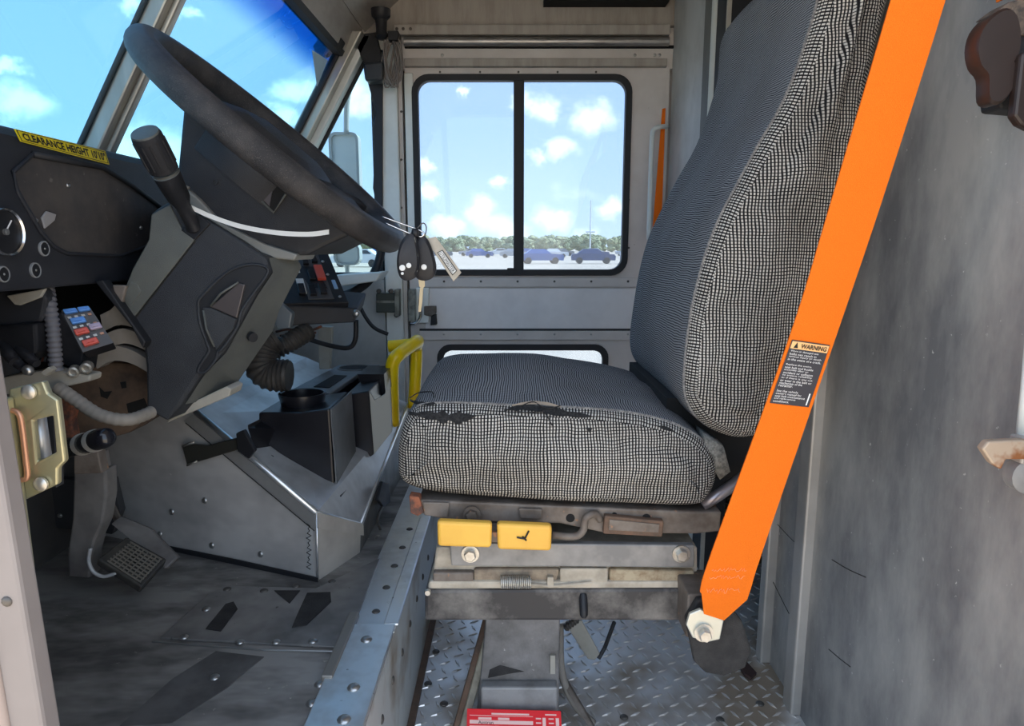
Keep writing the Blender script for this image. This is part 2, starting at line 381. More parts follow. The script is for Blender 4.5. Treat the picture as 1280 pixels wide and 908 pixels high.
def slab(q, t=.001):
    """thin slab on a quad, its face lifted by t towards the eye"""
    q = [Vector(p) for p in q]; n = (q[1]-q[0]).cross(q[3]-q[0]).normalized()
    if n.dot(EYE-q[0]) < 0: n = -n
    return G().prism(q, n*t)
_dome = {}
def dome_mesh(r, h):
    k = (r, h)
    if k not in _dome:
        g = G().lathe((0, 0, 0), (0, 0, 1), [(r, -.0005), (r, h*.2), (r*.8, h*.7), (r*.4, h), (.0005, h)], 10)
        me = bpy.data.meshes.new('rivet'); me.from_pydata(g.v, [], g.f)
        for p in me.polygons: p.use_smooth = True
        _dome[k] = me
    return _dome[k]
def rivet(pos, nrm, parent, m=None, r=.006, h=.003, name='rivet'):
    me = dome_mesh(r, h)
    o = bpy.data.objects.new(name, me); COL.objects.link(o)
    if not me.materials: me.materials.append(None)
    o.parent = parent; o.location = Vector(pos)-wloc(parent)
    o.rotation_euler = Vector(nrm).to_track_quat('Z', 'Y').to_euler()
    o.material_slots[0].link = 'OBJECT'; o.material_slots[0].material = m or rivet_m
    return o
def hexbolt(c, ax, r, h, name, parent, m=None, washer=True):
    g = G()
    if washer: g.lathe(c, ax, [(r*1.45, 0), (r*1.45, h*.3)], 18)
    g.lathe(c, ax, [(r, h*.25), (r, h*.9), (r*.85, h)], 6)
    return build(g, name, m or bolt_m, parent)
def corrugated(path, r, pitch, amp):
    P = smooth_path(path, 10); L = [0]
    for i in range(1, len(P)): L.append(L[-1]+(P[i]-P[i-1]).length)
    n = max(4, int(L[-1]/pitch*4)); Q = []; R = []
    j = 0
    for i in range(n+1):
        s = L[-1]*i/n
        while j < len(L)-2 and L[j+1] < s: j += 1
        t = (s-L[j])/max(1e-9, L[j+1]-L[j]); Q.append(P[j].lerp(P[j+1], t)); R.append(r-(amp if i % 4 in (0, 1) else 0))
    return G().tube(Q, R, 12)

# ================================================================== OUTDOORS
ZG = -.75
gm = mat('pale_lot_surface', (.45, .385, .31), .9, 0, (.37, .31, .24), .05, 6, lo=.3, hi=.7)
setk(build(G().add([(-3000, -3000, ZG), (3000, -3000, ZG), (3000, 3000, ZG), (-3000, 3000, ZG)], [(0, 1, 2, 3)]), 'ground', gm),
     'pale sunlit gravel lot around the van')
leaf_a = mat('hazy_olive_leaf', (.34, .35, .19), .9, 0, (.25, .27, .14), .6, bump=.6, bscale=2)
leaf_b = mat('hazy_green_leaf', (.28, .31, .18), .9, 0, (.20, .24, .13), .6, bump=.6, bscale=2)
bark = mat('bark', (.16, .12, .09), .9)
def tree_mesh(seed):
    rnd = random.Random(seed); bm = bmesh.new()
    for k in range(22):
        m = Matrix.Translation((rnd.uniform(-3.6, 3.6), rnd.uniform(-1.5, 1.5), rnd.uniform(.7, 5.0)-.25*rnd.random())) @ Matrix.Diagonal((rnd.uniform(.9, 1.5), rnd.uniform(1.0, 1.5), rnd.uniform(.8, 1.3), 1))
        bmesh.ops.create_icosphere(bm, subdivisions=3, radius=1, matrix=m)
    bm.normal_update()
    for v in bm.verts:
        q = v.co*1.1+Vector((seed*9, 0, 0))
        v.co += v.normal*(.30*noise.noise(q)+.34*noise.noise(q*3.1)+.28*noise.noise(q*7.3))
    me = bpy.data.meshes.new('crown'); bm.to_mesh(me); bm.free(); return me
crowns = [tree_mesh(s) for s in range(4)]
for k, me in enumerate(crowns): me.materials.append(leaf_a if k % 2 else leaf_b)
tg = G().tube([(0, 0, -.1), (.05, 0, 1.5), (0, .1, 3.4)], [.28, .2, .12], 7)
trunk_me = bpy.data.meshes.new('trunk'); trunk_me.from_pydata(tg.v, [], tg.f); trunk_me.materials.append(bark)
for row, (y0, xa, xb) in enumerate(((272, -185, 112), (298, -200, 120), (322, -210, 130))):
    x = xa+row*4.0; i = row
    while x < xb:
        k = i % 4; s = random.uniform(.92, 1.12)*(1+.08*row)*(1.08 if x > 5 else 1)
        t = thing('tree', (x, y0+random.uniform(-3, 3), ZG), 'rounded olive green tree in the hazy row beyond the lot' if k % 2 else 'rounded dull green tree in the hazy row beyond the lot', 'tree',
                  'olive trees beyond the lot' if k % 2 else 'green trees beyond the lot')
        t.scale = (s*1.16, s, s*1.0)
        for nm, me in (('crown', crowns[k]), ('trunk', trunk_me)):
            o = bpy.data.objects.new(nm, me); COL.objects.link(o); o.parent = t
        x += random.uniform(12.9, 14)*(1+.06*row); i += 1
mast = thing('light_mast', (735*0+ (735-640)/FPX*243, 240, ZG), 'tall slim pale mast standing before the hazy tree row', 'mast')
build(G().tube([(mast.location.x, 240, ZG), (mast.location.x, 240, 17)], [.3, .16], 8), 'pole', white_paint, mast)
build(G().box((mast.location.x-1.6, 239.7, 6.0), (mast.location.x+1.6, 240.3, 6.5)), 'crossarm', white_paint, mast)
car_cols = {'blue': (.06, .13, .36), 'white': (.70, .71, .72), 'silver': (.36, .38, .41), 'dark blue': (.03, .06, .17), 'grey': (.15, .16, .18)}
car_glass = mat('car_window_glass', (.03, .04, .05), .1)
def car_meshes():
    def ringat(y, h0, h1): return h0
    prof = [(-2.2, .35), (-2.25, .75), (-2.1, .95), (-1.0, 1.02), (1.5, 1.05), (2.15, .98), (2.25, .7), (2.2, .35)]
    g = G().loft([[Vector((x, -.85, z)) for x, z in prof], [Vector((x, -.8, z+.0)) for x, z in prof][:0] or [Vector((x, .85, z)) for x, z in prof]])
    roof = [(-1.0, 1.0), (-.35, 1.48), (1.0, 1.5), (1.65, 1.03)]
    g.loft([[Vector((x, -.78+.14*(z > 1.2), z)) for x, z in roof], [Vector((x, .78-.14*(z > 1.2), z)) for x, z in roof]])
    b = bpy.data.meshes.new('body'); b.from_pydata(g.v, [], g.f)
    w = G()
    win = [(-.72, 1.1), (-.32, 1.4), (.92, 1.42), (1.35, 1.1)]
    w.prism([Vector((x, -(.775-.13*(z > 1.2)), z)) for x, z in win], (0, -.02, 0))
    wm = bpy.data.meshes.new('side_window'); wm.from_pydata(w.v, [], w.f)
    t = G()
    t.lathe((0, -.1, 0), (0, 1, 0), [(.33, 0), (.33, .2)], 14)
    tm = bpy.data.meshes.new('wheel'); tm.from_pydata(t.v, [], t.f)
    wm.materials.append(car_glass); tm.materials.append(rubber); b.materials.append(None)
    return b, wm, tm
cb, cw, ct = car_meshes()
rc = random.Random(3)
def add_car(x, y, c):
    t = thing('parked_car', (x, y, ZG), c+' car parked out on the pale lot', 'car', c+' cars on the lot')
    t.rotation_euler.z = rc.choice((0, math.pi))+rc.uniform(-.12, .12)
    o = bpy.data.objects.new('body', cb); COL.objects.link(o); o.parent = t
    o.material_slots[0].link = 'OBJECT'; o.material_slots[0].material = mat('car_paint_'+c.replace(' ', '_'), car_cols[c], .3)
    o = bpy.data.objects.new('side_window', cw); COL.objects.link(o); o.parent = t
    for wx in (-1.35, 1.4):
        for wy in (-.8, .8):
            o = bpy.data.objects.new('wheel', ct); COL.objects.link(o); o.parent = t; o.location = (wx, wy, .33)
for y, px0, px1, step, cols in ((70, 676, 812, 4.9, ('blue', 'dark blue', 'blue', 'silver')), (76, 520, 592, 4.9, ('blue', 'silver', 'blue')),
                                (112, 505, 815, 5.6, ('white', 'grey', 'blue', 'silver', 'white', 'dark blue')),
                                (140, 400, 815, 5.8, ('silver', 'white', 'blue', 'grey', 'white')), (60, 372, 480, 5.5, ('blue', 'white', 'silver'))):
    x = (px0-640)/FPX*y; n = 0
    while x < (px1-640)/FPX*y:
        if rc.random() > .14: add_car(x, y+rc.uniform(-1.5, 1.5), cols[n % len(cols)])
        n += 1; x += step*rc.uniform(.98, 1.2)

# ================================================================== VAN SHELL
YW = 2.3
XS = -.1875      # step edge
XB = .53         # bulkhead plane
ZF = .25         # driver platform
def shield_x(z): return -.671+.575*(z-1.193)
# ---- far wall
wr = struct('wall_right', (0, YW, 0), 'grey passenger side wall of the cab')
P0 = PY(505, 72, YW); P1 = PY(834, 72, YW)
build(G().box((-.95, YW, -.1), (P0.x-.085, YW+.05, PY(440, 341, YW).z)), 'lower_panel', alu, wr, bevel=.003)
build(G().box((-.30, YW+.004, PY(640, 31, YW).z), (.62, YW+.05, 1.75)), 'header_panel', header_grey, wr)
build(G().box((-.62, YW+.02, PY(640, 66, YW).z), (-.28, YW+.05, 1.75)), 'corner_panel', header_grey, wr)
post = build(G().box((PY(478, 200, YW).x, YW-.02, .0), (PY(500, 200, YW).x, YW+.05, 1.52)), 'door_post', alu_light, wr, bevel=.004)
build(G().box((PY(500, 200, YW).x+.001, YW-.005, .0), (PY(505, 200, YW).x, YW+.05, 1.5)), 'post_seam', alu_warm, wr)
for py in (140, 200, 260, 300, 420, 450): rivet((PY(502, py, YW).x, YW-.005, PY(502, py, YW).z), (0, -1, 0), wr, rivet_d, .004, .002, 'screw')
rail = build(G().box((PY(492, 36, YW-.03).x, YW-.03, PY(640, 43, YW-.03).z), (PY(838, 36, YW-.03).x, YW+.004, PY(640, 30, YW-.03).z)), 'top_rail', header_grey, wr, bevel=.003)
for px in (496, 504, 513): rivet((PY(px, 36, YW-.031).x, YW-.031, PY(px, 36, YW-.031).z), (0, -1, 0), rail, rivet_d, .005, .001, 'hole')
build(G().box((-.35, YW-.001, PY(640, 86, YW).z), (.60, YW+.05, PY(640, 40, YW).z)), 'track_backing', alu_warm, wr)
build(G().tube([PY(505, 52, YW-.02), PY(836, 52, YW-.02)], .014, 12), 'door_track', mat('worn_track_metal', (.42, .41, .40), .35, .7, (.22, .21, .2), 12, stretch=(1, 8, 8)), wr, smooth=40)
build(G().box((-.34, YW-.012, PY(640, 61, YW).z), (.55, YW, PY(640, 58, YW).z)), 'track_gap', dark, wr)
lowrail = build(G().box((PY(505, 78, YW-.02).x, YW-.022, PY(640, 83, YW-.02).z), (PY(834, 78, YW-.02).x, YW, PY(640, 73, YW-.02).z)), 'lower_rail', header_grey, wr, bevel=.002)
for px in (552, 795, 820, 826): rivet((PY(px, 70, YW-.022).x, YW-.002, PY(px, 69, YW).z), (0, -1, 0), wr, rivet_m, .005, .002, 'screw')
build(G().box((PY(680, 0, YW-.05).x, YW-.06, PY(680, 2, YW-.05).z), (PY(836, 0, YW-.05).x, YW, 1.75)), 'ceiling_slot', dark, wr)

build(G().box((-.46, YW+.032, -.1), (-.325, YW+.06, 1.5)), 'front_gap_backing', rubber, wr)  # backing plate added to hide the bright gap at the door's front edge
build(G().box((.48, YW+.032, -.1), (.66, YW+.06, 1.7)), 'rear_gap_backing', alu_warm, wr)  # same added backing, covers the bright gap at the rear edge
build(G().box((-.46, YW+.032, -.1), (.66, YW+.06, .03)), 'door_sill', alu_warm, wr)
# ---- sliding door
dr = struct('door_1', (0, YW, 0), 'grey passenger sliding door with a large two pane window')
def rp(px0, py0, px1, py1, y=YW): a = PY(px0, py0, y); b = PY(px1, py1, y); return a.x, b.z, b.x, a.z
W = rp(516, 95, 782, 343); LW = rp(548, 432, 756, 560)
outer = [(P0.x, 0.02), (.505, 0.02), (.505, PY(640, 82, YW).z), (P0.x, PY(640, 82, YW).z)]
build(G().plate(outer, [rrect(*W, .055), rrect(*LW, .045)], YW, .03), 'door_sheet', alu_warm, dr)
def gasket(R, w, r, name):
    x0, z0, x1, z1 = R
    return build(G().plate(rrect(x0-.004, z0-.004, x1+.004, z1+.004, r), [rrect(x0+w, z0+w, x1-w, z1-w, r*.72)], YW-.012, .03), name, rubber, dr, bevel=.003)
gasket(W, .016, .055, 'window_frame'); gasket(LW, .016, .045, 'lower_window_frame')
x0, z0, x1, z1 = W
dv0 = PY(642, 200, YW).x; dv1 = PY(655, 200, YW).x
build(G().box((dv0, YW-.010, z0+.01), (dv1, YW+.014, z1-.01)), 'window_divider', rubber, dr, bevel=.003)
build(G().box((x0+.01, YW+.008, z0+.01), ((dv0+dv1)/2, YW+.012, z1-.01)), 'pane', pane_m, dr)
build(G().box(((dv0+dv1)/2, YW+.013, z0+.01), (x1-.01, YW+.017, z1-.01)), 'pane', pane_m, dr)
build(G().box((LW[0]+.01, YW+.008, LW[1]+.01), (LW[2]-.01, YW+.012, LW[3]-.01)), 'pane', pane_m, dr)
build(G().box((PY(634, 340, YW).x, YW-.022, PY(634, 341, YW).z), (PY(642, 336, YW).x, YW-.01, PY(634, 335, YW).z)), 'window_catch', rubber, dr)
s1 = build(G().box((P0.x+.03, YW-.008, PY(640, 359, YW).z), (.50, YW, PY(640, 347, YW).z)), 'upper_strip', alu_warm, dr, bevel=.002)
s2 = build(G().box((P0.x+.05, YW-.005, PY(640, 411, YW).z), (.50, YW, PY(640, 360.5, YW).z)), 'smooth_band', mat('pale_band', (.80, .785, .79), .45, .1, (.70, .685, .69), 5), dr, bevel=.002)
s3 = build(G().box((P0.x+.03, YW-.010, PY(640, 425, YW).z), (.50, YW, PY(640, 413.5, YW).z)), 'lower_strip', alu_warm, dr, bevel=.002)
build(G().box((P0.x+.03, YW-.0045, PY(640, 413.6, YW).z), (.50, YW, PY(640, 410.9, YW).z)), 'strip_shadow_gap', rubber, dr)
for s, py, y in ((s1, 352, .008), (s3, 418, .010)):
    for px in range(555, 800, 46): p = PY(px, py, YW-y); rivet(p, (0, -1, 0), s, rivet_d if py < 400 else rivet_m, .004, .002, 'screw')
for px in (550, 600, 648, 697, 745): rivet(PY(px, 90, YW-.001), (0, -1, 0), dr, rivet_d, .0035, .002, 'screw')
for py in (138, 195, 250, 310): rivet(PY(786, py, YW-.001), (0, -1, 0), dr, rivet_d, .0035, .002, 'screw')
build(G().plate([(P0.x, PY(0, 342, YW).z), (P0.x+.028, PY(0, 342, YW).z), (P0.x+.028, PY(0, 92, YW).z), (P0.x, PY(0, 92, YW).z)], [], YW-.01, .01), 'front_stile', alu_light, dr, bevel=.002)

# ---- quarter window and mirror side
w2 = struct('window_2', (0, YW, 0), 'tall quarter window between the windshield pillar and the door post')
zb = PY(440, 341, YW).z; zt = PY(440, 60, YW).z; xr = PY(478, 200, YW).x
q = [(shield_x(zb)-.02, YW+.01, zb), (xr, YW+.01, zb), (xr, YW+.01, zt), (shield_x(zt)+.02, YW+.01, zt)]
build(G().prism(q, (0, .005, 0)), 'pane', quarter_m, w2)
build(G().box((-.95, YW-.004, zb-.018), (xr, YW+.02, zb)), 'sill', rubber, w2)
# black ragged rubber flap down the post
fl = [(457, 62), (478, 62), (478, 300), (470, 300), (471, 293), (468, 288), (469, 250), (466, 235), (468, 195), (466, 160), (471, 140), (462, 112), (455, 85)]
build(prism_px(fl, YW-.03, .012), 'rubber_flap', curtain, wr, bevel=.002)
build(prism_px([(471, 300), (478, 300), (478, 340), (470, 340)], YW-.03, .01), 'flap_tail', curtain, wr, bevel=.002)

# ---- windshield
w1 = struct('window_1', (-.67, 1.3, 1.19), 'raked split windshield with a blue shade band')
ZT = 1.44; ZBW = .93; YD = 1.29
def ws(y, z, dx=0): return Vector((shield_x(z)+dx, y, z))
for ya, yb in ((.46, YD), (YD, 2.26)):
    build(G().prism([ws(ya, ZBW), ws(yb, ZBW), ws(yb, ZT+.02), ws(ya, ZT+.02)], (-.005, 0, 0)), 'pane', None, w1).data.materials.append(shield_m)
# object space is offset by the empty: band heights are relative to the windshield origin (see glass())
rk = Vector((.575, 0, 1)).normalized()
def pillar(y0, y1, name, m, parent, d0=-.012, d1=.03, za=ZBW-.05, zbb=ZT+.06):
    return build(G().prism([ws(y0, za, d0), ws(y1, za, d0), ws(y1, za, d1), ws(y0, za, d1)], Vector((.575*(zbb-za), 0, zbb-za))), name, m, parent, bevel=.004)
pill_m = mat('cream_aluminium_pillar', (.50, .49, .44), .38, .45, (.38, .37, .33), 14, stretch=(1, 1, .15))
pillar(YD-.028, YD+.020, 'centre_pillar', pill_m, w1)
pillar(YD-.012, YD+.004, 'pillar_ridge', pill_m, w1, .03, .042)
pillar(YD+.020, YD+.034, 'pillar_groove', mat('brown_pillar_groove', (.22, .18, .14), .5), w1, -.012, .022)
pillar(YD+.034, YD+.05, 'pillar_flange', pill_m, w1, -.012, .016)
pillar(YD-.034, YD-.028, 'pillar_gasket', rubber, w1, -.012, .0)
pillar(2.20, 2.24, 'corner_pillar', pill_m, w1, -.02, .04)
pillar(2.24, 2.285, 'corner_pillar_return', alu_light, w1, -.02, .06)
pillar(2.188, 2.20, 'corner_gasket', rubber, w1, -.012, .012)
pillar(2.285, 2.30, 'quarter_gasket', rubber, w1, -.01, .07)
hd = build(G().prism([(shield_x(ZT)-.03, .46, ZT), (shield_x(ZT)+.02, .46, ZT), (-.47, .46, 1.53), (-.56, .46, 1.56)], (0, 1.83, 0)), 'windshield_header', header_grey, w1, bevel=.004)
build(G().prism([(shield_x(ZT)-.012, .46, ZT-.014), (shield_x(ZT)+.012, .46, ZT-.014), (shield_x(ZT)+.02, .46, ZT), (shield_x(ZT)-.02, .46, ZT)], (0, 1.75, 0)), 'header_gasket', rubber, w1)
for y in (1.6, 1.8, 2.0, 2.12): rivet((-.495, y, 1.492), (1, 0, -.6), w1, rivet_m, .005, .003)
# ---- ceiling
setk(build(G().prism([(-.47, .36, 1.53), (-.32, .36, 1.66), (2.6, .36, 1.70), (2.6, .36, 1.76), (-.36, .36, 1.74), (-.56, .36, 1.56)], (0, 2.0, 0)), 'ceiling', header_grey),
     'grey metal roof lining')
# ---- front firewall, cowl
wf = struct('wall_front', (-.93, 1.3, 0), 'dark firewall under the dash')
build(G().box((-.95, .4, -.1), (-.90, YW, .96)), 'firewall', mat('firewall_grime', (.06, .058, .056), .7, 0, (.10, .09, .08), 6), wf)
build(G().prism([(-.95, .42, .93), (shield_x(.95)+.03, .42, .95), (shield_x(.95)+.03, .42, .925), (-.95, .42, .90)], (0, YW-.42, 0)), 'cowl', black, wf)
# ---- driver side wall with door opening
wl = struct('wall_left', (0, .4, 0), 'driver side wall with open doorway')
def jx(z): return -.3462-.033*(z-.47)
build(G().loft([[Vector((jx(z)-.027, .452, z)), Vector((jx(z), .452, z)), Vector((jx(z), .47, z)), Vector((jx(z)-.027, .47, z))] for z in (-.2, .47, 1.7)]), 'door_jamb', post_m, wl, bevel=.003)
build(G().tube([(jx(z)-.029, .452, z) for z in (-.2, .47, 1.7)], .0045, 10), 'jamb_seal', post_edge, wl, smooth=True)
build(G().box((-.98, .445, -.2), (-.402, .47, .97)), 'front_side_panel', rubber, wl)
build(G().box((-.98, .36, 1.62), (2.6, .47, 1.76)), 'door_header', header_grey, wl)
build(G().box((.565, .36, -.3), (2.6, .47, 1.62)), 'rear_side_panel', alu, wl)
rivet((-.362, .452, .60), (0, -1, 0), wl, rivet_d, .004, .002, 'screw')
pillar(.43, .47, 'front_corner_pillar', pill_m, w1, -.02, .04)
# ---- rear bulkhead
wb = struct('wall_rear', (XB, 1.2, 0), 'dark scuffed metal bulkhead behind the driver')
build(G().box((XB, .47, 0), (XB+.03, 1.135, 1.70)), 'bulkhead_sheet', bulk, wb)
build(G().box((XB-.018, 1.125, .0), (XB+.03, 1.165, 1.70)), 'bulkhead_post', bulk2, wb, bevel=.004)
build(G().box((XB+.004, 1.165, .0), (XB+.03, 1.285, 1.70)), 'narrow_sheet', bulk, wb)
build(G().box((XB-.016, 1.285, .0), (XB+.03, 1.315, 1.70)), 'doorway_post', bulk2, wb, bevel=.004)
build(G().box((XB-.018, 1.82, .0), (XB+.03, YW, 1.70)), 'passenger_sheet', alu, wb, bevel=.004)
build(G().box((XB-.030, 1.80, .0), (XB+.03, 1.90, 1.66)), 'passenger_post', mat('dark_grey_post', (.16, .155, .14), .6, .1, (.12, .115, .105), 5), wb, bevel=.012)
build(G().box((XB-.03, 1.70, .0), (XB+.03, 1.775, 1.70)), 'door_edge_seal', rubber, wb)
build(G().tube([(XB-.03, 1.788, .02), (XB-.03, 1.788, 1.68)], .010, 10), 'white_edge_trim', white_paint, wb, smooth=True)
build(G().box((XB-.03, 1.693, .0), (XB-.02, 1.70, 1.70)), 'thin_edge_trim', beige, wb)
build(G().box((XB+.0, 1.30, 1.64), (XB+.03, 1.80, 1.72)), 'lintel', bulk2, wb)
# scratches on the bulkhead base
for a in (((1040, 700), (1060, 712), (1082, 722)), ((1036, 812), (1050, 824), (1063, 834)), ((972, 656), (990, 675), (1003, 686)), ((966, 727), (985, 765), (1000, 790))):
    build(G().tube(smooth_path([PX(px, py, XB-.0004) for px, py in a], 6), .0007, 5), 'scratch', grip, wb)
# ---- cargo hold beyond
wc = struct('wall_cargo', (1.5, 1.3, 0), 'dark cargo hold seen through the bulkhead doorway')
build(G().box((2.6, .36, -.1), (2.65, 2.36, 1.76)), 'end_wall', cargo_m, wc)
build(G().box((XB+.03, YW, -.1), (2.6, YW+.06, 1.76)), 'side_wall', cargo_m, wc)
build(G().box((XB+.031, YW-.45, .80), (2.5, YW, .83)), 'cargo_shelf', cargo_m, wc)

# ================================================================== FLOOR
fl = struct('floor', (0, 1.3, 0), 'cab floor with a raised driver platform and a tread plate aisle')
plat = build(G().box((-.95, .40, ZF-.03), (-.262, YW, ZF)), 'platform_sheet', floor_metal, fl)
tp = build(G().box((XS, .40, -.03), (2.6, YW, 0)), 'tread_plate', tread, fl)
rz = build(G().box((XS-.02, .40, -.03), (XS, YW, ZF-.004)), 'step_riser', riser, fl)
ang = build(G().box((-.262, .985, ZF), (XS+.002, YW, ZF+.004)), 'edge_angle', edge_metal, fl, bevel=.0015)
build(G().box((XS-.018, 1.00, ZF+.004), (XS+.006, YW, ZF+.009)), 'edge_bead', edge_metal, fl, bevel=.002)
ang2 = build(G().box((-.262, .40, ZF+.004), (XS+.002, 1.0, ZF+.009)), 'front_edge_angle', edge_metal, fl, bevel=.002)
build(G().box((-.266, .86, ZF+.001), (-.250, 1.03, ZF+.013)), 'angle_lap', mat('lap_steel', (.30, .28, .25), .45, .6), fl, bevel=.002)
for px, py in ((430, 900), (442, 860), (458, 800)): rivet(PZ(px, py, ZF+.009), (0, 0, 1), ang2, rivet_m, .009, .004)
for px, py in ((470, 765), (483, 735), (493, 708), (503, 685), (512, 662)): rivet(PZ(px, py, ZF+.004), (0, 0, 1), ang, rivet_d, .007, .003)
for y in (.80, .88, .97, 1.06, 1.15, 1.24, 1.33, 1.42): rivet((XS, y, .17 if y > 1 else .18), (1, 0, 0), rz, rivet_d, .007, .003)
build(G().box((XS, .9, 0), (XS+.012, 2.2, .010)), 'rusty_floor_joint', rust, fl)
# patch plate on the platform
pl = [PZ(px, py, ZF+.001) for px, py in ((200, 800), (430, 812), (452, 762), (475, 700), (395, 738), (290, 735), (262, 745))]
patch = build(G().prism(pl, (0, 0, .004)), 'patch_plate', floor_patch, fl, bevel=.001)
for px, py in ((258, 762), (230, 797), (300, 803), (345, 803), (391, 802), (284, 737), (330, 739), (370, 733), (415, 727)):
    rivet(PZ(px, py, ZF+.005), (0, 0, 1), patch, rivet_m if py > 745 else rivet_d, .007, .003)
for sh in ([(257, 787), (276, 790), (297, 762), (292, 753), (282, 756)], [(365, 785), (383, 782), (414, 753), (413, 741), (384, 742), (372, 768)], [(343, 739), (375, 739), (362, 755)]):
    build(G().prism([PZ(px, py, ZF+.0052) for px, py in sh], (0, 0, .0012)), 'grip_tape', grip, patch)
for sh in ([(150, 908), (215, 905), (285, 860), (330, 822), (270, 815), (215, 850)],):
    build(G().prism([PZ(px, py, ZF+.0002) for px, py in sh], (0, 0, .001)), 'worn_tape', mat('worn_dark_tape', (.07, .067, .065), .6, .2, (.15, .145, .14), 9), fl)
for px, py in ((400, 856), (268, 848), (390, 880)): rivet(PZ(px, py, ZF), (0, 0, 1), plat, rivet_m, .008, .004)
build(G().tube([PZ(190, 802, ZF+.002), PZ(232, 806, ZF+.002), PZ(330, 813, ZF+.002), PZ(425, 815, ZF+.002)], .0014, 6), 'plate_seam', rivet_m, fl)
# raised diamond bars: the 300 nearest are single pieces, the rest one field
bg = G().loft([[Vector((-.0125, 0, 0)), Vector((0, -.0032, 0)), Vector((.0125, 0, 0)), Vector((0, .0032, 0))],
               [Vector((-.008, 0, .0022)), Vector((0, -.0014, .0026)), Vector((.008, 0, .0022)), Vector((0, .0014, .0026))]])
bar_me = bpy.data.meshes.new('tread_bar'); bar_me.from_pydata(bg.v, [], bg.f); bar_me.materials.append(tread_hi)
bars = []
pit = .0262
for i in range(0, 40):
    for j in range(0, 60):
        x = XS+.022+i*pit; y = .92+j*pit
        if y > 2.25 or x > 1.0: continue
        bars.append((x, y, math.radians(28 if (i+j) % 2 else -62)))
def vis(b):
    x, y, a = b
    d = abs(y-1.22)*1.0
    if y < 1.07: d += 1
    if x > XB-.02: d += 2
    return d
bars.sort(key=vis)
for x, y, a in bars[:300]:
    o = bpy.data.objects.new('tread_bar', bar_me); COL.objects.link(o); o.parent = tp
    o.location = Vector((x, y, 0))-wloc(tp); o.rotation_euler.z = a
g = G()
for x, y, a in bars[300:]:
    m = Matrix.Translation((x, y, 0)) @ Matrix.Rotation(a, 4, 'Z')
    g.add([m @ v for v in bg.v], bg.f)
build(g, 'tread_bar_field', tread_hi, tp)['kind'] = 'stuff'
for px, py in ((545, 815), (555, 880), (535, 855), (780, 897), (900, 900), (950, 880)): rivet(PZ(px, py, .001), (0, 0, 1), tp, rivet_d, .008, .003)

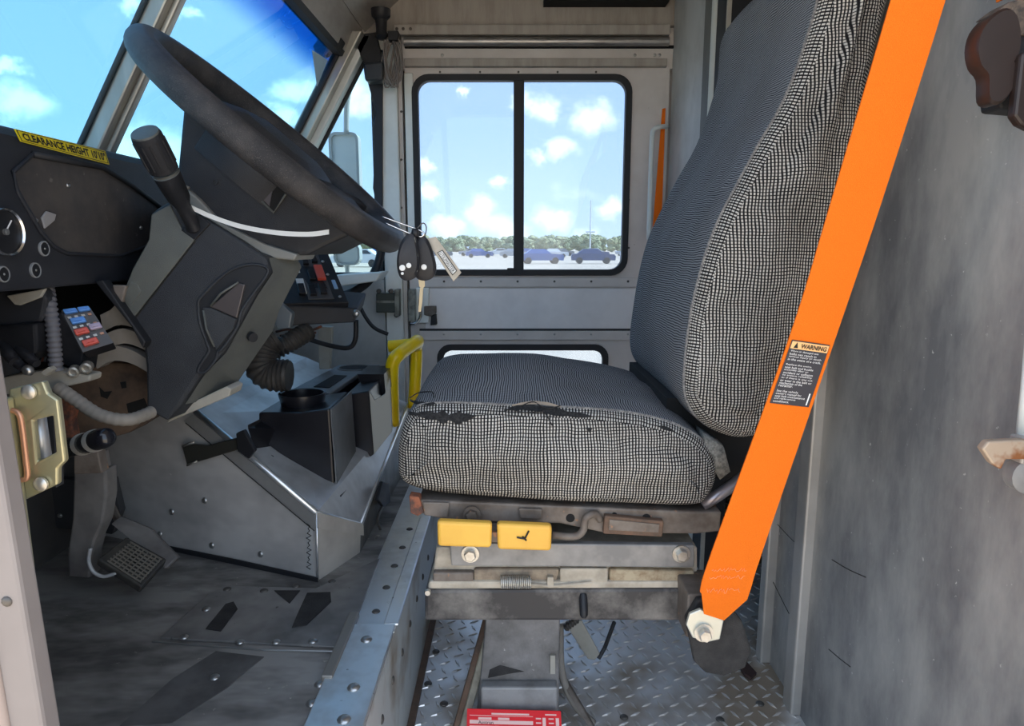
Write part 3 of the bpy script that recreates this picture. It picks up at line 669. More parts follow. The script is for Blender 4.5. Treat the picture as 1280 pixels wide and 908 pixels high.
# ================================================================== DRIVER SEAT
seat = thing('driver_seat', (.1, 1.18, 0), 'grey and black woven driver seat on a grimy suspension pedestal', 'seat')
def pillow(outline, y0, y1, rnd, bulge, name, parent, n_mid=10, mats=(seat_side, seat_top), wob=.003, front=lambda p: True, crown=0.):
    """closed xz outline lofted across y with rounded flanks; flanks take material 0, the band between them material 1"""
    O = smooth_path([(p.x, 0, p.z) for p in outline], 5, True); n = len(O)
    c = sum(O, Vector())/n
    area = sum(O[i].x*O[(i+1) % n].z-O[(i+1) % n].x*O[i].z for i in range(n))
    nr = []
    for i in range(n):
        t = (O[(i+1) % n]-O[i-1]).normalized(); w = Vector((t.z, 0, -t.x)); nr.append(w if area > 0 else -w)
    # flank centre line: middle of the outline across its longer side
    xs_ = [p.x for p in O]; zs_ = [p.z for p in O]
    tall = max(zs_)-min(zs_) > max(xs_)-min(xs_); tgt = []
    for p in O:
        if tall:
            zz = min(max(p.z, min(zs_)+.06), max(zs_)-.06); cr_x = []
            for i in range(n):
                a, b = O[i], O[(i+1) % n]
                if (a.z-zz)*(b.z-zz) <= 0 and a.z != b.z: cr_x.append(a.x+(b.x-a.x)*(zz-a.z)/(b.z-a.z))
            tgt.append(Vector(((min(cr_x)+max(cr_x))/2, 0, zz)))
        else:
            xx = min(max(p.x, min(xs_)+.06), max(xs_)-.06); cr_z = []
            for i in range(n):
                a, b = O[i], O[(i+1) % n]
                if (a.x-xx)*(b.x-xx) <= 0 and a.x != b.x: cr_z.append(a.z+(b.z-a.z)*(xx-a.x)/(b.x-a.x))
            tgt.append(Vector((xx, 0, (min(cr_z)+max(cr_z))/2)))
    arc = [0]
    for i in range(n): arc.append(arc[-1]+(O[(i+1) % n]-O[i]).length)
    rings = []      # (points, uv v, flank)
    def ring(y, inset, shrink=0.):
        pts = []
        for i in range(n):
            p = O[i]-nr[i]*inset; p = p.lerp(tgt[i], shrink); pts.append(Vector((p.x, y, p.z)))
        return pts
    sec = []
    for k, sh in enumerate((1.0, .7, .4, .15)): sec.append((y0-bulge*(1-(1-sh)**2), rnd, sh, 'f'))
    for k in range(6):
        a = k/5*math.pi/2; sec.append((y0+rnd*(1-math.sin(a)), rnd*(1-math.cos(a))*1.0, 0, 'f0'))
    sec = sec[:4]+[(y0+rnd*(1-math.sin(a)), rnd*(1-math.cos(a)), 0, 'r') for a in [math.pi/2*(1-k/5) for k in range(6)]]
    sec = [(y, i, s, t) for y, i, s, t in sec]
    mid = [(y0+rnd+(y1-y0-2*rnd)*(k+1)/(n_mid+1), 0, 0, 'm') for k in range(n_mid)]
    back = [(y0+y1-y, i, s, t) for y, i, s, t in reversed(sec)]
    secs = sec+mid+back
    for y, ins, sh, t in secs:
        r = ring(y, ins, sh)
        if t == 'm' or t == 'r':
            u = (y-y0)/(y1-y0)
            for i in range(n):
                if nr[i].z > .5 and t == 'm' and crown: r[i].z += crown*math.sin(math.pi*u)*(.55+.9*math.exp(-((r[i].x+.005)/.10)**2))+.007*noise.noise(Vector((r[i].x*11, r[i].y*9, 3)))*math.sin(math.pi*u)
        for i in range(n):
            r[i] += Vector((noise.noise(r[i]*9), .6*noise.noise(r[i]*8+Vector((5, 0, 0))), noise.noise(r[i]*9+Vector((0, 7, 0)))))*wob
        rings.append(r)
    vs = [p for r in rings for p in r]; fs = []; mi = []; uvs = []
    m = len(rings); vv = [0]
    for k in range(1, m):
        vv.append(vv[-1]+(rings[k][0]-rings[k-1][0]).length)
    nf = 4+3      # rings on the flank that keep the coarse weave
    for k in range(m-1):
        flank = k < nf+1 or k >= m-2-nf
        for j in range(n):
            l = (j+1) % n
            fs.append((k*n+j, k*n+l, (k+1)*n+l, (k+1)*n+j))
            mi.append(0 if flank or not front(O[j]) else 1)
            if k < 4+2 or k >= m-1-6:
                uvs.append([(vs[q].x, vs[q].z) for q in fs[-1]])
            else:
                uvs.append([(arc[j], rings[k][j].y), (arc[j+1], rings[k][j].y), (arc[j+1], rings[k+1][j].y), (arc[j], rings[k+1][j].y)])
    off = wloc(parent)
    me = bpy.data.meshes.new(name); me.from_pydata([v-off for v in vs], [], fs)
    ul = me.uv_layers.new(name='UVMap'); k = 0
    for p, u in zip(me.polygons, uvs):
        p.material_index = mi[p.index]
        for q in u: ul.data[k].uv = q; k += 1
    o = link(name, me, list(mats), parent, True)
    return o, rings, O, nr
YS = .93; YE = 1.43
cush = pp([(500, 608), (494, 580), (497, 548), (508, 520), (530, 508), (600, 508), (700, 512), (790, 520), (850, 535), (888, 560), (902, 592), (893, 625), (870, 640), (780, 638), (640, 632), (540, 622)], YS)
cushion, crings, CO, cn = pillow(cush, YS, YE, .035, .012, 'cushion', seat, crown=.018)
backp = pp([(930, 556), (895, 545), (868, 518), (858, 480), (867, 400), (884, 330), (905, 270), (945, 195), (990, 115), (1030, 0), (1042, -90), (1075, -130), (1120, -110), (1135, -60), (1118, 20), (1085, 160), (1045, 320), (1010, 440), (985, 520), (965, 548)], YS)
backrest, brings, BO, bn = pillow(backp, YS, YE, .04, .012, 'backrest', seat, front=lambda p: True)
def piping(rings, k, idx, name, parent, r=.0024):
    pts = [rings[k][i % len(rings[k])] for i in idx]
    return build(G().tube(pts, r, 6), name, seat_side_dark, parent, smooth=True)
seat_side_dark = mat('seam_piping', (.10, .10, .105), .9, 0, (.28, .27, .25), 300)
piping(crings, 8, range(18, 46), 'piping', cushion); piping(brings, 8, range(8, 50), 'piping', backrest)
# torn cover: dark open slits with foam and loose threads along the front seam of the cushion
torn = mat('torn_black_foam', (.008, .008, .009), .95, 0, (.03, .03, .03), 300)
foam = mat('exposed_foam', (.55, .42, .30), .95)
from mathutils.bvhtree import BVHTree
_off = wloc(seat)
_bvh = BVHTree.FromPolygons([v.co+_off for v in cushion.data.vertices], [tuple(p.vertices) for p in cushion.data.polygons])
def cushion_at(px, py, lift=.0015):
    """cushion surface point seen along a picture direction, raised a little along the surface normal"""
    d = ray(px, py).normalized(); h = _bvh.ray_cast(EYE, d)
    if h[0] is None: return EYE+d*1.0
    n_ = h[1] if h[1].dot(d) < 0 else -h[1]
    return h[0]+n_*lift
def strip_on(path, wid, name, m, parent, jag=.4, lift=.0022):
    top = []; bot = []; rr = random.Random(len(path)*7+int(path[0][0]))
    P = smooth_path([(x, y, 0) for x, y in path], 5)
    for i, p in enumerate(P):
        w = wid*math.sin(math.pi*min(1, max(.08, i/(len(P)-1))))*(1+rr.uniform(-jag, jag))
        top.append(cushion_at(p.x, p.y-w, lift)); bot.append(cushion_at(p.x, p.y+w, lift))
    g = G(); n = len(P); vs = top+bot
    fr = [(i, i+1, n+i+1, n+i) for i in range(n-1)]
    g.add(vs, fr); g.add([v+Vector((0, .002, -.0015)) for v in vs], [tuple(reversed(f)) for f in fr])
    return build(g, name, m, parent)
strip_on([(630, 514), (660, 511), (700, 517), (742, 522)], 4.6, 'tear', torn, cushion, .3, .0025)
strip_on([(640, 509), (670, 506), (702, 511)], 2.0, 'exposed_foam', foam, cushion, .2, .0035)
strip_on([(512, 517), (540, 521), (575, 523), (596, 520)], 6, 'tear', torn, cushion, .5, .0025)
strip_on([(512, 500), (528, 506), (545, 506)], 3.0, 'tear', torn, cushion, .7)
strip_on([(732, 535), (736, 538), (740, 536)], 2.5, 'tear', torn, cushion, .4)
strip_on([(818, 533), (830, 536), (842, 540)], 2, 'tear', torn, cushion, .6)
for th in ([(650, 511), (668, 506), (682, 520), (690, 532)], [(672, 508), (685, 514), (700, 510)], [(512, 498), (525, 494), (540, 493), (543, 500)], [(640, 514), (656, 518), (680, 516)]):
    build(G().tube(smooth_path([cushion_at(x, y, .004) for x, y in th], 5), .0009, 5), 'loose_thread', torn, cushion)
# crumpled cover tail between cushion and backrest, dark gap, bent rail
tail = [PY(px, py, YS+.02) for px, py in ((880, 545), (905, 560), (913, 590), (900, 600), (884, 575))]
build(G().loft([[p for p in tail], [p+Vector((0, .012, .003)) for p in tail], [p+Vector((.004, .06, 0)) for p in tail]]), 'cover_tail', mat('frayed_cover', (.26, .25, .22), .95, 0, (.10, .10, .09), 160, bump=.8, bscale=400), seat, True)
build(G().tube([PY(878, 632, YS+.03), PY(900, 618, YS+.03), PY(925, 600, YS+.05), PY(960, 575, YS+.09)], .009, 10), 'recline_rail', mat('bent_rail_steel', (.30, .27, .28), .3, .7), seat, smooth=True)
build(G().box((.24, YS+.10, .49), (.42, YE-.06, .62)), 'dark_gap_block', dark, seat)  # black box standing in for the shade between cushion and backrest
# seat pan frame
YP = YS+.015
g = prism_px([(522, 625), (870, 640), (902, 640), (900, 665), (870, 668), (760, 668), (700, 655), (560, 652), (525, 642)], YP, .30)
pan = build(g, 'seat_pan', grimy, seat, bevel=.003)
build(prism_px([(511, 620), (524, 622), (530, 641), (522, 646), (513, 642)], YP-.004, .02), 'rusty_pan_corner', rust_red, pan, bevel=.002)
for px, py, r in ((541, 633, .005), (662, 640, .0045), (713, 648, .0065), (808, 648, .0065), (768, 644, .004)):
    c = PY(px, py, YP-.0006); build(G().lathe(c, (0, -1, 0), [(r, -.004), (r, .0004)], 14), 'hole', dark, pan)
build(prism_px([(528, 628), (562, 629), (560, 648), (530, 645)], YP-.006, .006), 'pan_tab', grimy, pan, bevel=.002)
build(prism_px([(648, 636), (678, 637), (677, 650), (650, 649)], YP-.006, .006), 'pan_tab', grimy, pan, bevel=.002)
hexbolt(PY(590, 643, YP-.002), (0, -1, 0), .009, .012, 'bolt', pan, grimy)
build(prism_px([(756, 645), (830, 652), (828, 672), (754, 668)], YP-.012, .012), 'pan_bracket', rust, pan, bevel=.002)
build(prism_px([(762, 650), (824, 656), (823, 666), (761, 663)], YP-.0135, .002), 'bracket_recess', grimy, pan)
build(G().tube(smooth_path([PY(690, 669, YP-.014), PY(718, 671, YP-.014), PY(729, 663, YP-.014), PY(732, 648, YP-.014), PY(744, 643, YP-.008), PY(750, 650, YP)], 5), .0055, 10), 'adjust_lever', grimy, seat, smooth=True)
# orange paddles
def paddle(px0, py0, px1, py1, name):
    q = [PY(px0, py0, YS-.03), PY(px1, py0+3, YS-.03), PY(px1-1, py1+2, YS-.028), PY(px0+1, py1, YS-.028)]
    return build(G().prism(q, (0, .016, 0)), name, handle_y, seat, bevel=.005, seg=3)
paddle(546, 652, 615, 684, 'height_paddle'); pb = paddle(621, 655, 690, 688, 'tilt_paddle')
for a, b in (((646, 672), (656, 674)), ((656, 674), (661, 664)), ((653, 671), (658, 676))):
    build(G().tube([PY(*a, YS-.0305), PY(*b, YS-.0305)], .0013, 5), 'seat_symbol', ink, pb)
build(G().box((PY(560, 660, YS).x, YS-.015, .435), (PY(680, 660, YS).x, YS+.04, .45)), 'paddle_arm', grimy, seat)
# suspension
YC = YS+.01
lb = build(prism_px([(562, 679), (868, 682), (868, 710), (564, 708)], YC-.006, .012), 'link_bar', linkbar, seat, bevel=.002)
hexbolt(PY(588, 692, YC-.006), (0, -1, 0), .009, .012, 'bolt', lb); hexbolt(PY(851, 692, YC-.006), (0, -1, 0), .009, .012, 'bolt', lb)
build(prism_px([(545, 684), (872, 684), (872, 742), (538, 740)], YC+.012, .30), 'slide_housing', cream, seat, bevel=.004)
build(prism_px([(541, 716), (592, 716), (592, 731), (541, 731)], YC+.002, .02), 'slide_rail_end', grimy, seat, bevel=.003)
build(prism_px([(592, 712), (700, 712), (695, 732), (592, 732)], YC+.004, .02), 'slide_rail', mat('dusty_tan_rail', (.30, .24, .17), .8, 0, (.16, .12, .09), 40), seat, bevel=.004)
build(prism_px([(700, 711), (760, 711), (760, 733), (700, 728)], YC+.001, .02), 'slide_clamp', cream, seat, bevel=.002)
build(prism_px([(762, 712), (868, 714), (868, 733), (762, 732)], YC+.003, .02), 'slide_rail', mat('mottled_rail', (.40, .33, .22), .8, 0, (.24, .17, .10), 60), seat, bevel=.003)
sp = []
for k in range(16*14+1):
    a = k/14*2*math.pi; t = k/(16*14)
    c = PY(626+38*t, 728, YC-.006); sp.append(c+Vector((0, .009*math.cos(a), .0085*math.sin(a))))
build(G().tube(sp, .0013, 5), 'spring', bolt_m, seat, smooth=True)
build(G().tube([PY(664, 731, YC-.004), PY(690, 733, YC-.002), PY(740, 729, YC-.004)], .002, 6), 'spring_wire', cream, seat)
build(prism_px([(684, 722), (692, 722), (692, 735), (684, 735)], YC-.004, .01), 'spring_tab', cream, seat, bevel=.001)
ch = build(prism_px([(531, 738), (872, 736), (872, 777), (531, 777)], YC-.004, .34), 'base_channel', channel, seat, bevel=.005)
build(prism_px([(536, 727), (872, 727), (872, 738), (534, 738)], YC+.0, .33), 'channel_lip', cream, seat, bevel=.004)
build(G().lathe(PY(729, 748, YC-.004), (0, -.5, -.85), [(.006, -.006), (.0065, .012), (.006, .024), (.003, .028)], 12), 'locking_pin', black, seat, smooth=50)
build(G().lathe(PY(535, 740, YC-.006), (0, -1, 0), [(.005, 0), (.004, .005)], 8), 'rivet_end', bolt_m, seat)
# pedestal down to the tread plate
YPD = 1.06
a0 = PY(612, 778, YPD); a1 = PY(700, 778, YPD); b0 = PY(601, 858, YPD); b1 = PY(700, 858, YPD)
prof = [Vector((a0.x, YPD, .30)), Vector((a1.x, YPD, .30)), Vector((a1.x, YPD, 0)), Vector((b0.x-.012, YPD, 0))]
ped = build(G().loft([prof, [p+Vector((0, .22, 0)) for p in prof]]), 'pedestal', pedestal_m, seat, bevel=.003)
c0 = PY(601, 859, YPD-.02); c1 = PY(697, 862, YPD-.02)
build(G().box((c0.x, YPD-.022, .0), (c1.x, YPD, c0.z)), 'pedestal_step', mat('step_grey', (.30, .295, .29), .55, .2, (.20, .195, .19), 18), ped, bevel=.004)
build(prism_px([(688, 820), (694, 820), (694, 843), (688, 843)], YPD-.006, .006), 'pedestal_clip', beige, ped)
for sh in ([(612, 838), (625, 832), (655, 840), (640, 842), (620, 846), (610, 848)],):
    build(prism_px(sh, YPD-.0008, .001), 'grease_smear', grip, ped)
for (u0, v0, y0_), (u1, v1, y1_), w_, nm, mm in (((617, 772, 1.13), (580, 908, 1.04), 5, 'brace', mat('brace_tan', (.40, .36, .27), .6, .2, (.22, .19, .14), 20)), ((609, 772, 1.135), (571, 908, 1.045), 4, 'brace_edge', rust), ((701, 845, 1.12), (742, 915, 1.05), 4, 'strut', grimy)):
    e0 = [PY(u0-w_, v0, y0_), PY(u0+w_, v0, y0_)]; e1 = [PY(u1-w_, v1, y1_), PY(u1+w_, v1, y1_)]
    e1 = [e0[i]+(e1[i]-e0[i])*((e0[i].z-.003)/(e0[i].z-e1[i].z)) for i in (0, 1)]
    build(G().prism([e0[0], e0[1], e1[1], e1[0]], (0, .012, 0)), nm, mm, seat, bevel=.002)
build(G().tube(smooth_path([PY(700, 780, 1.16), PY(702, 840, 1.12), PY(718, 880, 1.10), PZ(742, 905, .008)], 5), .007, 8), 'cable', tan_cable, seat, smooth=True)
build(prism_px([(706, 780), (727, 776), (750, 818), (744, 826), (735, 825)], 1.24, .006), 'hanging_bracket', beige, seat, bevel=.002)
build(G().tube([PY(768, 778, 1.26), PY(756, 810, 1.26), PY(748, 824, 1.25)], .004, 6), 'hanging_cable', black, seat)
build(corrugated([PY(706, 786, 1.235), PY(722, 774, 1.235)], .008, .006, .002), 'hanging_spring', rivet_d, seat)
# red tag on the pedestal
tq = [PY(583, 925, YPD-.035), PY(703, 928, YPD-.035), PY(701, 889, YPD-.035), PY(584, 886, YPD-.035)]
rt = tag(build(slab(tq, .0012), 'part_tag', red_tag), 'red printed tag with white boxes fixed low on the seat pedestal', 'tag')
text_on('TMOSA', quad_sub(tq, .03, .86, .20, .95), white_ink, rt, bold=.03)
build(slab(quad_sub(tq, .26, .845, .66, .895), .0016), 'printed_line', pink_tag, rt)
build(slab(quad_sub(tq, .83, .86, .95, .90), .0016), 'printed_line', pink_tag, rt)
for u0, v0, u1, v1 in ((.03, .54, .70, .66), (.12, .68, .26, .75), (.33, .68, .45, .75), (.80, .3, .835, .78), (.94, .3, .975, .78), (.03, .3, .70, .48), (.03, .80, .70, .815)):
    build(slab(quad_sub(tq, u0, v0, u1, v1), .0016), 'printed_field', pink_tag, rt)
for v in (.72, .58, .44):
    for u in (.73, .865): build(slab(quad_sub(tq, u, v+.01, u+.055, v+.05), .0016), 'printed_line', pink_tag, rt)
text_on('Aintran', quad_sub(tq, .12, .545, .28, .65), ink, rt, 'handwriting', .002)

# ================================================================== SEAT BELT
belt = thing('seat_belt', PY(890, 790, .87), 'bright orange seat belt with a black warning label', 'seat belt')
BL = [((877, 742), (934, 750)), ((876, 735), (939, 735)), ((890, 690), (953, 690)), ((985, 428), (1040, 436)), ((1040, 250), (1103, 250)), ((1114, 0), (1182, 0)), ((1165, -190), (1236, -190))]
def belt_y(py): return .84 - .12*max(0, (745-py))/745
LV = []; RV = []
for l, r in BL:
    LV.append(PY(l[0], l[1], belt_y(l[1]))); RV.append(PY(r[0], r[1], belt_y(r[1])+.004))
DR = Vector((XB-.035, .79, 1.50))
LV.append(DR+Vector((-.008, -.024, -.02))); RV.append(DR+Vector((.008, .024, -.02)))
LV = smooth_path(LV, 6); RV = smooth_path(RV, 6)
LV = [PY(880, 768, .845)] + LV; RV = [PY(905, 776, .849)] + RV
rings = [[l, r, r+Vector((0, .0022, 0)), l+Vector((0, .0022, 0))] for l, r in zip(LV, RV)]
build(G().loft(rings), 'webbing', orange_belt, belt)
def bq(t0, t1, u0, u1):
    """quad on the belt between two picture heights"""
    def at(py, u):
        l = min(range(len(LV)-1), key=lambda i: abs((LV[i]+LV[i+1]).length*0 + proj_py(LV[i])-py))
        i = max(1, min(len(LV)-2, l))
        a0, a1 = (i, i+1) if proj_py(LV[i]) >= py else (i-1, i)
        p0, p1 = proj_py(LV[a0]), proj_py(LV[a1]); t = (py-p0)/(p1-p0)
        L_ = LV[a0].lerp(LV[a1], t); R_ = RV[a0].lerp(RV[a1], t); return L_.lerp(R_, u)
    return [at(t1, u0), at(t1, u1), at(t0, u1), at(t0, u0)]
def proj_py(p):
    v = p-EYE; return 454-FPX*v.dot(UP)/v.dot(FW)
lq = bq(424, 503, .06, .92)
n = (lq[1]-lq[0]).cross(lq[3]-lq[0]).normalized(); n = n if n.dot(EYE-lq[0]) > 0 else -n
lq = [p+n*.0006 for p in lq]
lab = build(slab(lq, .0008), 'warning_label', label_b, belt, bevel=.0004)
build(slab([p+n*.0008 for p in quad_sub(lq, .02, .875, .98, .985)], .0005), 'warning_band', label_o, lab)
text_on('WARNING', [p+n*.0014 for p in quad_sub(lq, .26, .895, .93, .965)], ink, lab, bold=.02)
tri = [p+n*.0014 for p in quad_sub(lq, .09, .89, .20, .975)]
build(G().prism([tri[0], tri[1], (tri[2]+tri[3])/2], n*.0005), 'warning_triangle', ink, lab)
lines = ['Worn or damaged seat', 'belts can result in', 'serious injury or death', 'in the event of a crash.', '', 'Replace the entire', 'seat belt and buckle', 'assembly after an', 'accident or collision', 'to ensure reliability', 'or if there is any cut', 'or wear in the belt or', 'mechanism of the', 'retractor.', '', 'See the vehicle', "owner's manual for", 'seat belt maintenance', 'and replacement', 'conditions.']
for i, l in enumerate(lines):
    if not l: continue
    v1 = .855-i*.0415; w = min(.86, len(l)*.0365)
    text_on(l, [p+n*.0009 for p in quad_sub(lq, .05, v1-.033, .05+w, v1)], white_ink, lab)
build(slab([p+n*.0009 for p in quad_sub(lq, .895, .03, .925, .22)], .0003), 'printed_line', white_ink, lab)
for v in (712, 722, 738):
    q = [p+n*.0006 for p in bq(v-3, v+3, .12, .8)]; rp_ = random.Random(v)
    pth = [quad_sub(q, k/26, rp_.uniform(0, 1), 1, 1)[0] for k in range(27)]
    build(G().tube(pth, .0004, 4), 'worn_print', orange_print, belt)
build(G().tube(smooth_path([DR+Vector((-.012, -.032, -.022)), DR+Vector((.012, .032, -.022)), DR+Vector((.010, .024, .03)), DR+Vector((-.002, -.02, .03))], 4, True), .005, 8, closed=True), 'belt_guide', chrome, belt, smooth=True)
build(G().lathe((XB, .79, 1.535), (-1, 0, 0), [(.016, 0), (.016, .03), (.010, .042)], 16), 'guide_bolt', bolt_m, belt, smooth=40)
build(G().loft([[DR+Vector((.012, -.022, -.02)), DR+Vector((.012, .022, -.02)), DR+Vector((.014, .022, -.02)), DR+Vector((.014, -.022, -.02))], [Vector((XB-.03, .72, 1.10)), Vector((XB-.03, .755, 1.10)), Vector((XB-.028, .755, 1.10)), Vector((XB-.028, .72, 1.10))]]), 'retractor_strap', orange_belt, belt)
# anchor plate, bolt and drop bracket
drop = [(857, 775), (872, 750), (905, 748), (928, 778), (940, 815), (932, 836), (905, 846), (882, 842), (868, 828)]
build(prism_px(drop, .872, .012), 'drop_bracket', grip, belt, bevel=.003)
anc = build(prism_px([(858, 782), (862, 768), (876, 762), (905, 776), (900, 800), (886, 803), (866, 798)], .852, .006), 'anchor_plate', zinc_l, belt, bevel=.0015)
hexbolt(PY(879, 790, .852), (0, -1, 0), .009, .014, 'bolt', anc)
build(G().box((PY(860, 760, .88).x, .884, PY(860, 800, .88).z), (PY(905, 760, .88).x, .96, PY(860, 745, .88).z)), 'bracket_arm', grimy, belt, bevel=.003)

# ================================================================== STEERING WHEEL
WC = Vector((-.379, 1.15, 1.013)); WT = .709; WR = .230
WU = Vector((math.cos(WT), 0, -math.sin(WT))); WV = Vector((0, 1, 0)); WN = Vector((math.sin(WT), 0, math.cos(WT)))
def wp(a, b, c=0): return WC+WU*a+WV*b+WN*c
wheel = thing('steering_wheel', wp(0, 0, -.05), 'large black textured steering wheel tilted over the column', 'steering wheel')
build(G().tube([wp(WR*math.cos(2*math.pi*k/64), WR*math.sin(2*math.pi*k/64)) for k in range(64)], .0215, 16, closed=True), 'rim', rim_m, wheel, smooth=True)
hub = [(-.085, -.07), (-.06, -.095), (.06, -.095), (.09, -.06), (.09, .06), (.06, .095), (-.06, .095), (-.085, .07)]
build(G().loft([[wp(a, b, -.075) for a, b in hub], [wp(a*1.02, b*1.02, -.02) for a, b in hub], [wp(a*.96, b*.96, .004) for a, b in hub], [wp(a*.7, b*.7, .014) for a, b in hub]]), 'hub_pad', black_soft, wheel, smooth=50)
for sx, sy in ((-.55, -1), (-.55, 1), (.75, -1), (.75, 1)):
    d = Vector((sx, sy)).normalized()
    n_ = Vector((-d.y, d.x)); rings = []
    for r, w, h in ((.05, .032, -.03), (.11, .028, -.022), (.17, .020, -.008), (.222, .016, -.002)):
        rings.append([wp(d.x*r+n_.x*w*p, d.y*r+n_.y*w*p, h+q) for p, q in ((-1, -.007), (1, -.007), (1, .007), (-1, .007))])
    build(G().loft(rings), 'spoke', black_soft, wheel, bevel=.004)

# ================================================================== STEERING COLUMN
col = thing('steering_column', (-.42, 1.18, .5), 'dark grey plastic steering column shroud with a stalk and white tie', 'steering column')
YA = 1.03
house = [(229, 128), (219, 234), (250, 264), (298, 300), (350, 320), (384, 319), (412, 305), (446, 290), (400, 236), (300, 165)]
hb = build(G().loft([pp(house, YA+.03), [p+Vector((0, .22, 0)) for p in pp(house, YA+.03)]]), 'upper_housing', black_soft, col, bevel=.006)
build(slab(pp([(285, 211), (342, 266), (357, 243), (303, 192)], YA+.029), .001), 'housing_recess', dark, hb)
build(G().prism(pp([(292, 205), (330, 228), (340, 240), (337, 258), (300, 222)], YA+.027), (0, .002, 0)), 'recess_panel', mat('brown_recess', (.055, .04, .038), .35), hb)
build(G().tube(pp([(285, 211), (342, 266), (357, 243)], YA+.027), .0018, 6), 'recess_edge', shroud_l, hb)
build(G().lathe(PY(269, 227, YA+.03), (0, -1, 0), [(.005, 0), (.005, .0015), (.003, .0016), (.003, .0004)], 12), 'screw', rubber, hb)
near = [(189, 268), (186, 300), (166, 336), (152, 371), (168, 401), (180, 428), (183, 460), (183, 512), (209, 527), (224, 506), (250, 466), (277, 440), (299, 399), (318, 366), (336, 341), (331, 322), (300, 300), (262, 276), (236, 262), (212, 252)]
far = [(195, 262), (190, 296), (172, 333), (158, 369), (176, 397), (190, 424), (195, 456), (205, 500), (235, 515), (287, 494), (300, 474), (322, 441), (341, 414), (349, 388), (377, 333), (371, 322), (318, 302), (272, 276), (246, 262), (222, 252)]
body = G().loft([pp(near, YA), pp(far, YA+.07), pp([(262+(x-262)*.93, 390+(y-390)*.93) for x, y in far], YA+.24)])
shr = build(body, 'lower_shroud', shroud_m, col, smooth=30, bevel=.004)
side = [9, 10, 11, 12, 13, 14, 15]
g = G()
np_, fp_ = pp(near, YA), pp(far, YA+.07)
st = [np_[i].lerp(fp_[i], .10)+Vector((.0015, -.001, -.0008)) for i in side]; en = [np_[i].lerp(fp_[i], .97)+Vector((.0015, -.001, -.0008)) for i in side]
g.loft([st, en], cap=False, closed=False); g.loft([[p-Vector((.003, 0, -.001)) for p in st], [p-Vector((.003, 0, -.001)) for p in en]], cap=False, closed=False)
build(g, 'shroud_side_panel', shroud_l, col, smooth=True)
for px, py in ((323, 376), (318, 421)):
    i = PY(px, py, YA+.03); build(G().lathe(i+Vector((-.001, -.006, 0)), (1, -.9, -.3), [(.0075, -.004), (.0075, .0035), (.005, .0036)], 14), 'screw_recess', rubber, col)
build(prism_px([(208, 529), (286, 496), (289, 487), (283, 483), (222, 512)], YA+.02, .05), 'bottom_plate', beige, col, bevel=.002)
build(G().tube(pp([(244, 301), (206, 350), (168, 399)], YA-.0005), .0013, 5), 'panel_joint', ink, col)
build(prism_px([(189, 268), (186, 300), (166, 336), (152, 371), (167, 397), (243, 300), (228, 288), (212, 256)], YA-.003, .004), 'upper_side_panel', shroud_l, col, bevel=.0015)
build(prism_px([(163, 352), (172, 357), (176, 365), (163, 383), (154, 372)], YA-.005, .003), 'panel_tab', shroud_l, col, bevel=.001)
rec = [(248, 380), (253, 370), (281, 343), (305, 332), (327, 332), (335, 341), (316, 368), (302, 389), (296, 410), (278, 436), (272, 440), (270, 449), (257, 465), (248, 465), (250, 457), (261, 440), (259, 430), (250, 404)]
rc_ = build(prism_px(rec, YA-.0012, .0014), 'key_recess', rubber, col)
build(G().tube(smooth_path(pp(rec, YA-.0012), 4, True), .0022, 6, closed=True), 'recess_lip', shroud_m, col, smooth=True)
build(prism_px([(263, 384), (297, 354), (306, 356), (296, 398)], YA-.006, .005), 'recess_flap', mat('brown_flap', (.07, .06, .06), .4), col, bevel=.0015)
build(prism_px([(253, 385), (263, 385), (295, 399), (291, 412), (270, 438), (266, 430), (256, 405)], YA-.004, .003), 'recess_floor', shroud_m, col, bevel=.001)
build(G().tube(pp([(254, 388), (258, 412), (268, 434)], YA-.005), .0018, 6), 'recess_highlight_rib', shroud_l, col, smooth=True)
build(G().tube(pp([(263, 383), (276, 367), (298, 353)], YA-.007), .0018, 6), 'recess_rib', shroud_l, col, smooth=True)
# collar between shroud and housing, with white tie strap
build(prism_px([(222, 238), (232, 234), (250, 250), (275, 278), (330, 305), (372, 318), (368, 326), (330, 322), (262, 278), (232, 262)], YA+.02, .1), 'collar', mat('grey_collar', (.20, .20, .185), .5), col, bevel=.003)
ws_ = smooth_path(pp([(232, 256), (262, 270), (300, 283), (345, 291), (385, 293), (411, 290)], YA-.012), 6)
build(G().loft([[p+Vector((0, 0, .0035)), p+Vector((0, .002, .0035)), p+Vector((0, .002, -.0035)), p+Vector((0, 0, -.0035))] for p in ws_]), 'white_tie', white_p, col)
build(G().tube(pp([(222, 233), (228, 231), (236, 236)], YA+.0), .003, 6), 'collar_clip', bolt_m, col)
# stalk
s0 = PY(240, 279, YA-.005); s1 = PY(181, 166, YA-.10); ax = (s1-s0); Ls = ax.length
stalk = build(G().lathe(s0, ax, [(.012, -.008), (.0105, .0), (.0105, Ls*.22), (.0155, Ls*.30), (.0185, Ls*.58)], 20), 'stalk', black, col, smooth=45)
build(G().lathe(s0+ax*.58, ax, [(.0188, 0), (.0175, .001), (.0175, .004), (.0192, .005)], 20), 'stalk_ring', shroud_l, stalk, smooth=45)
build(G().lathe(s0+ax*.63, ax, [(.0194, 0), (.0198, Ls*.33), (.0188, Ls*.36)], 20), 'stalk_grip', black_soft, stalk, smooth=45)
for k in range(12):
    a = 2*math.pi*k/12; u = ax.orthogonal().normalized(); w = ax.normalized().cross(u); d = u*math.cos(a)+w*math.sin(a)
    build(G().tube([s0+ax*.68+d*.0196, s0+ax*.93+d*.0196], .0014, 5), 'grip_rib', black, stalk)
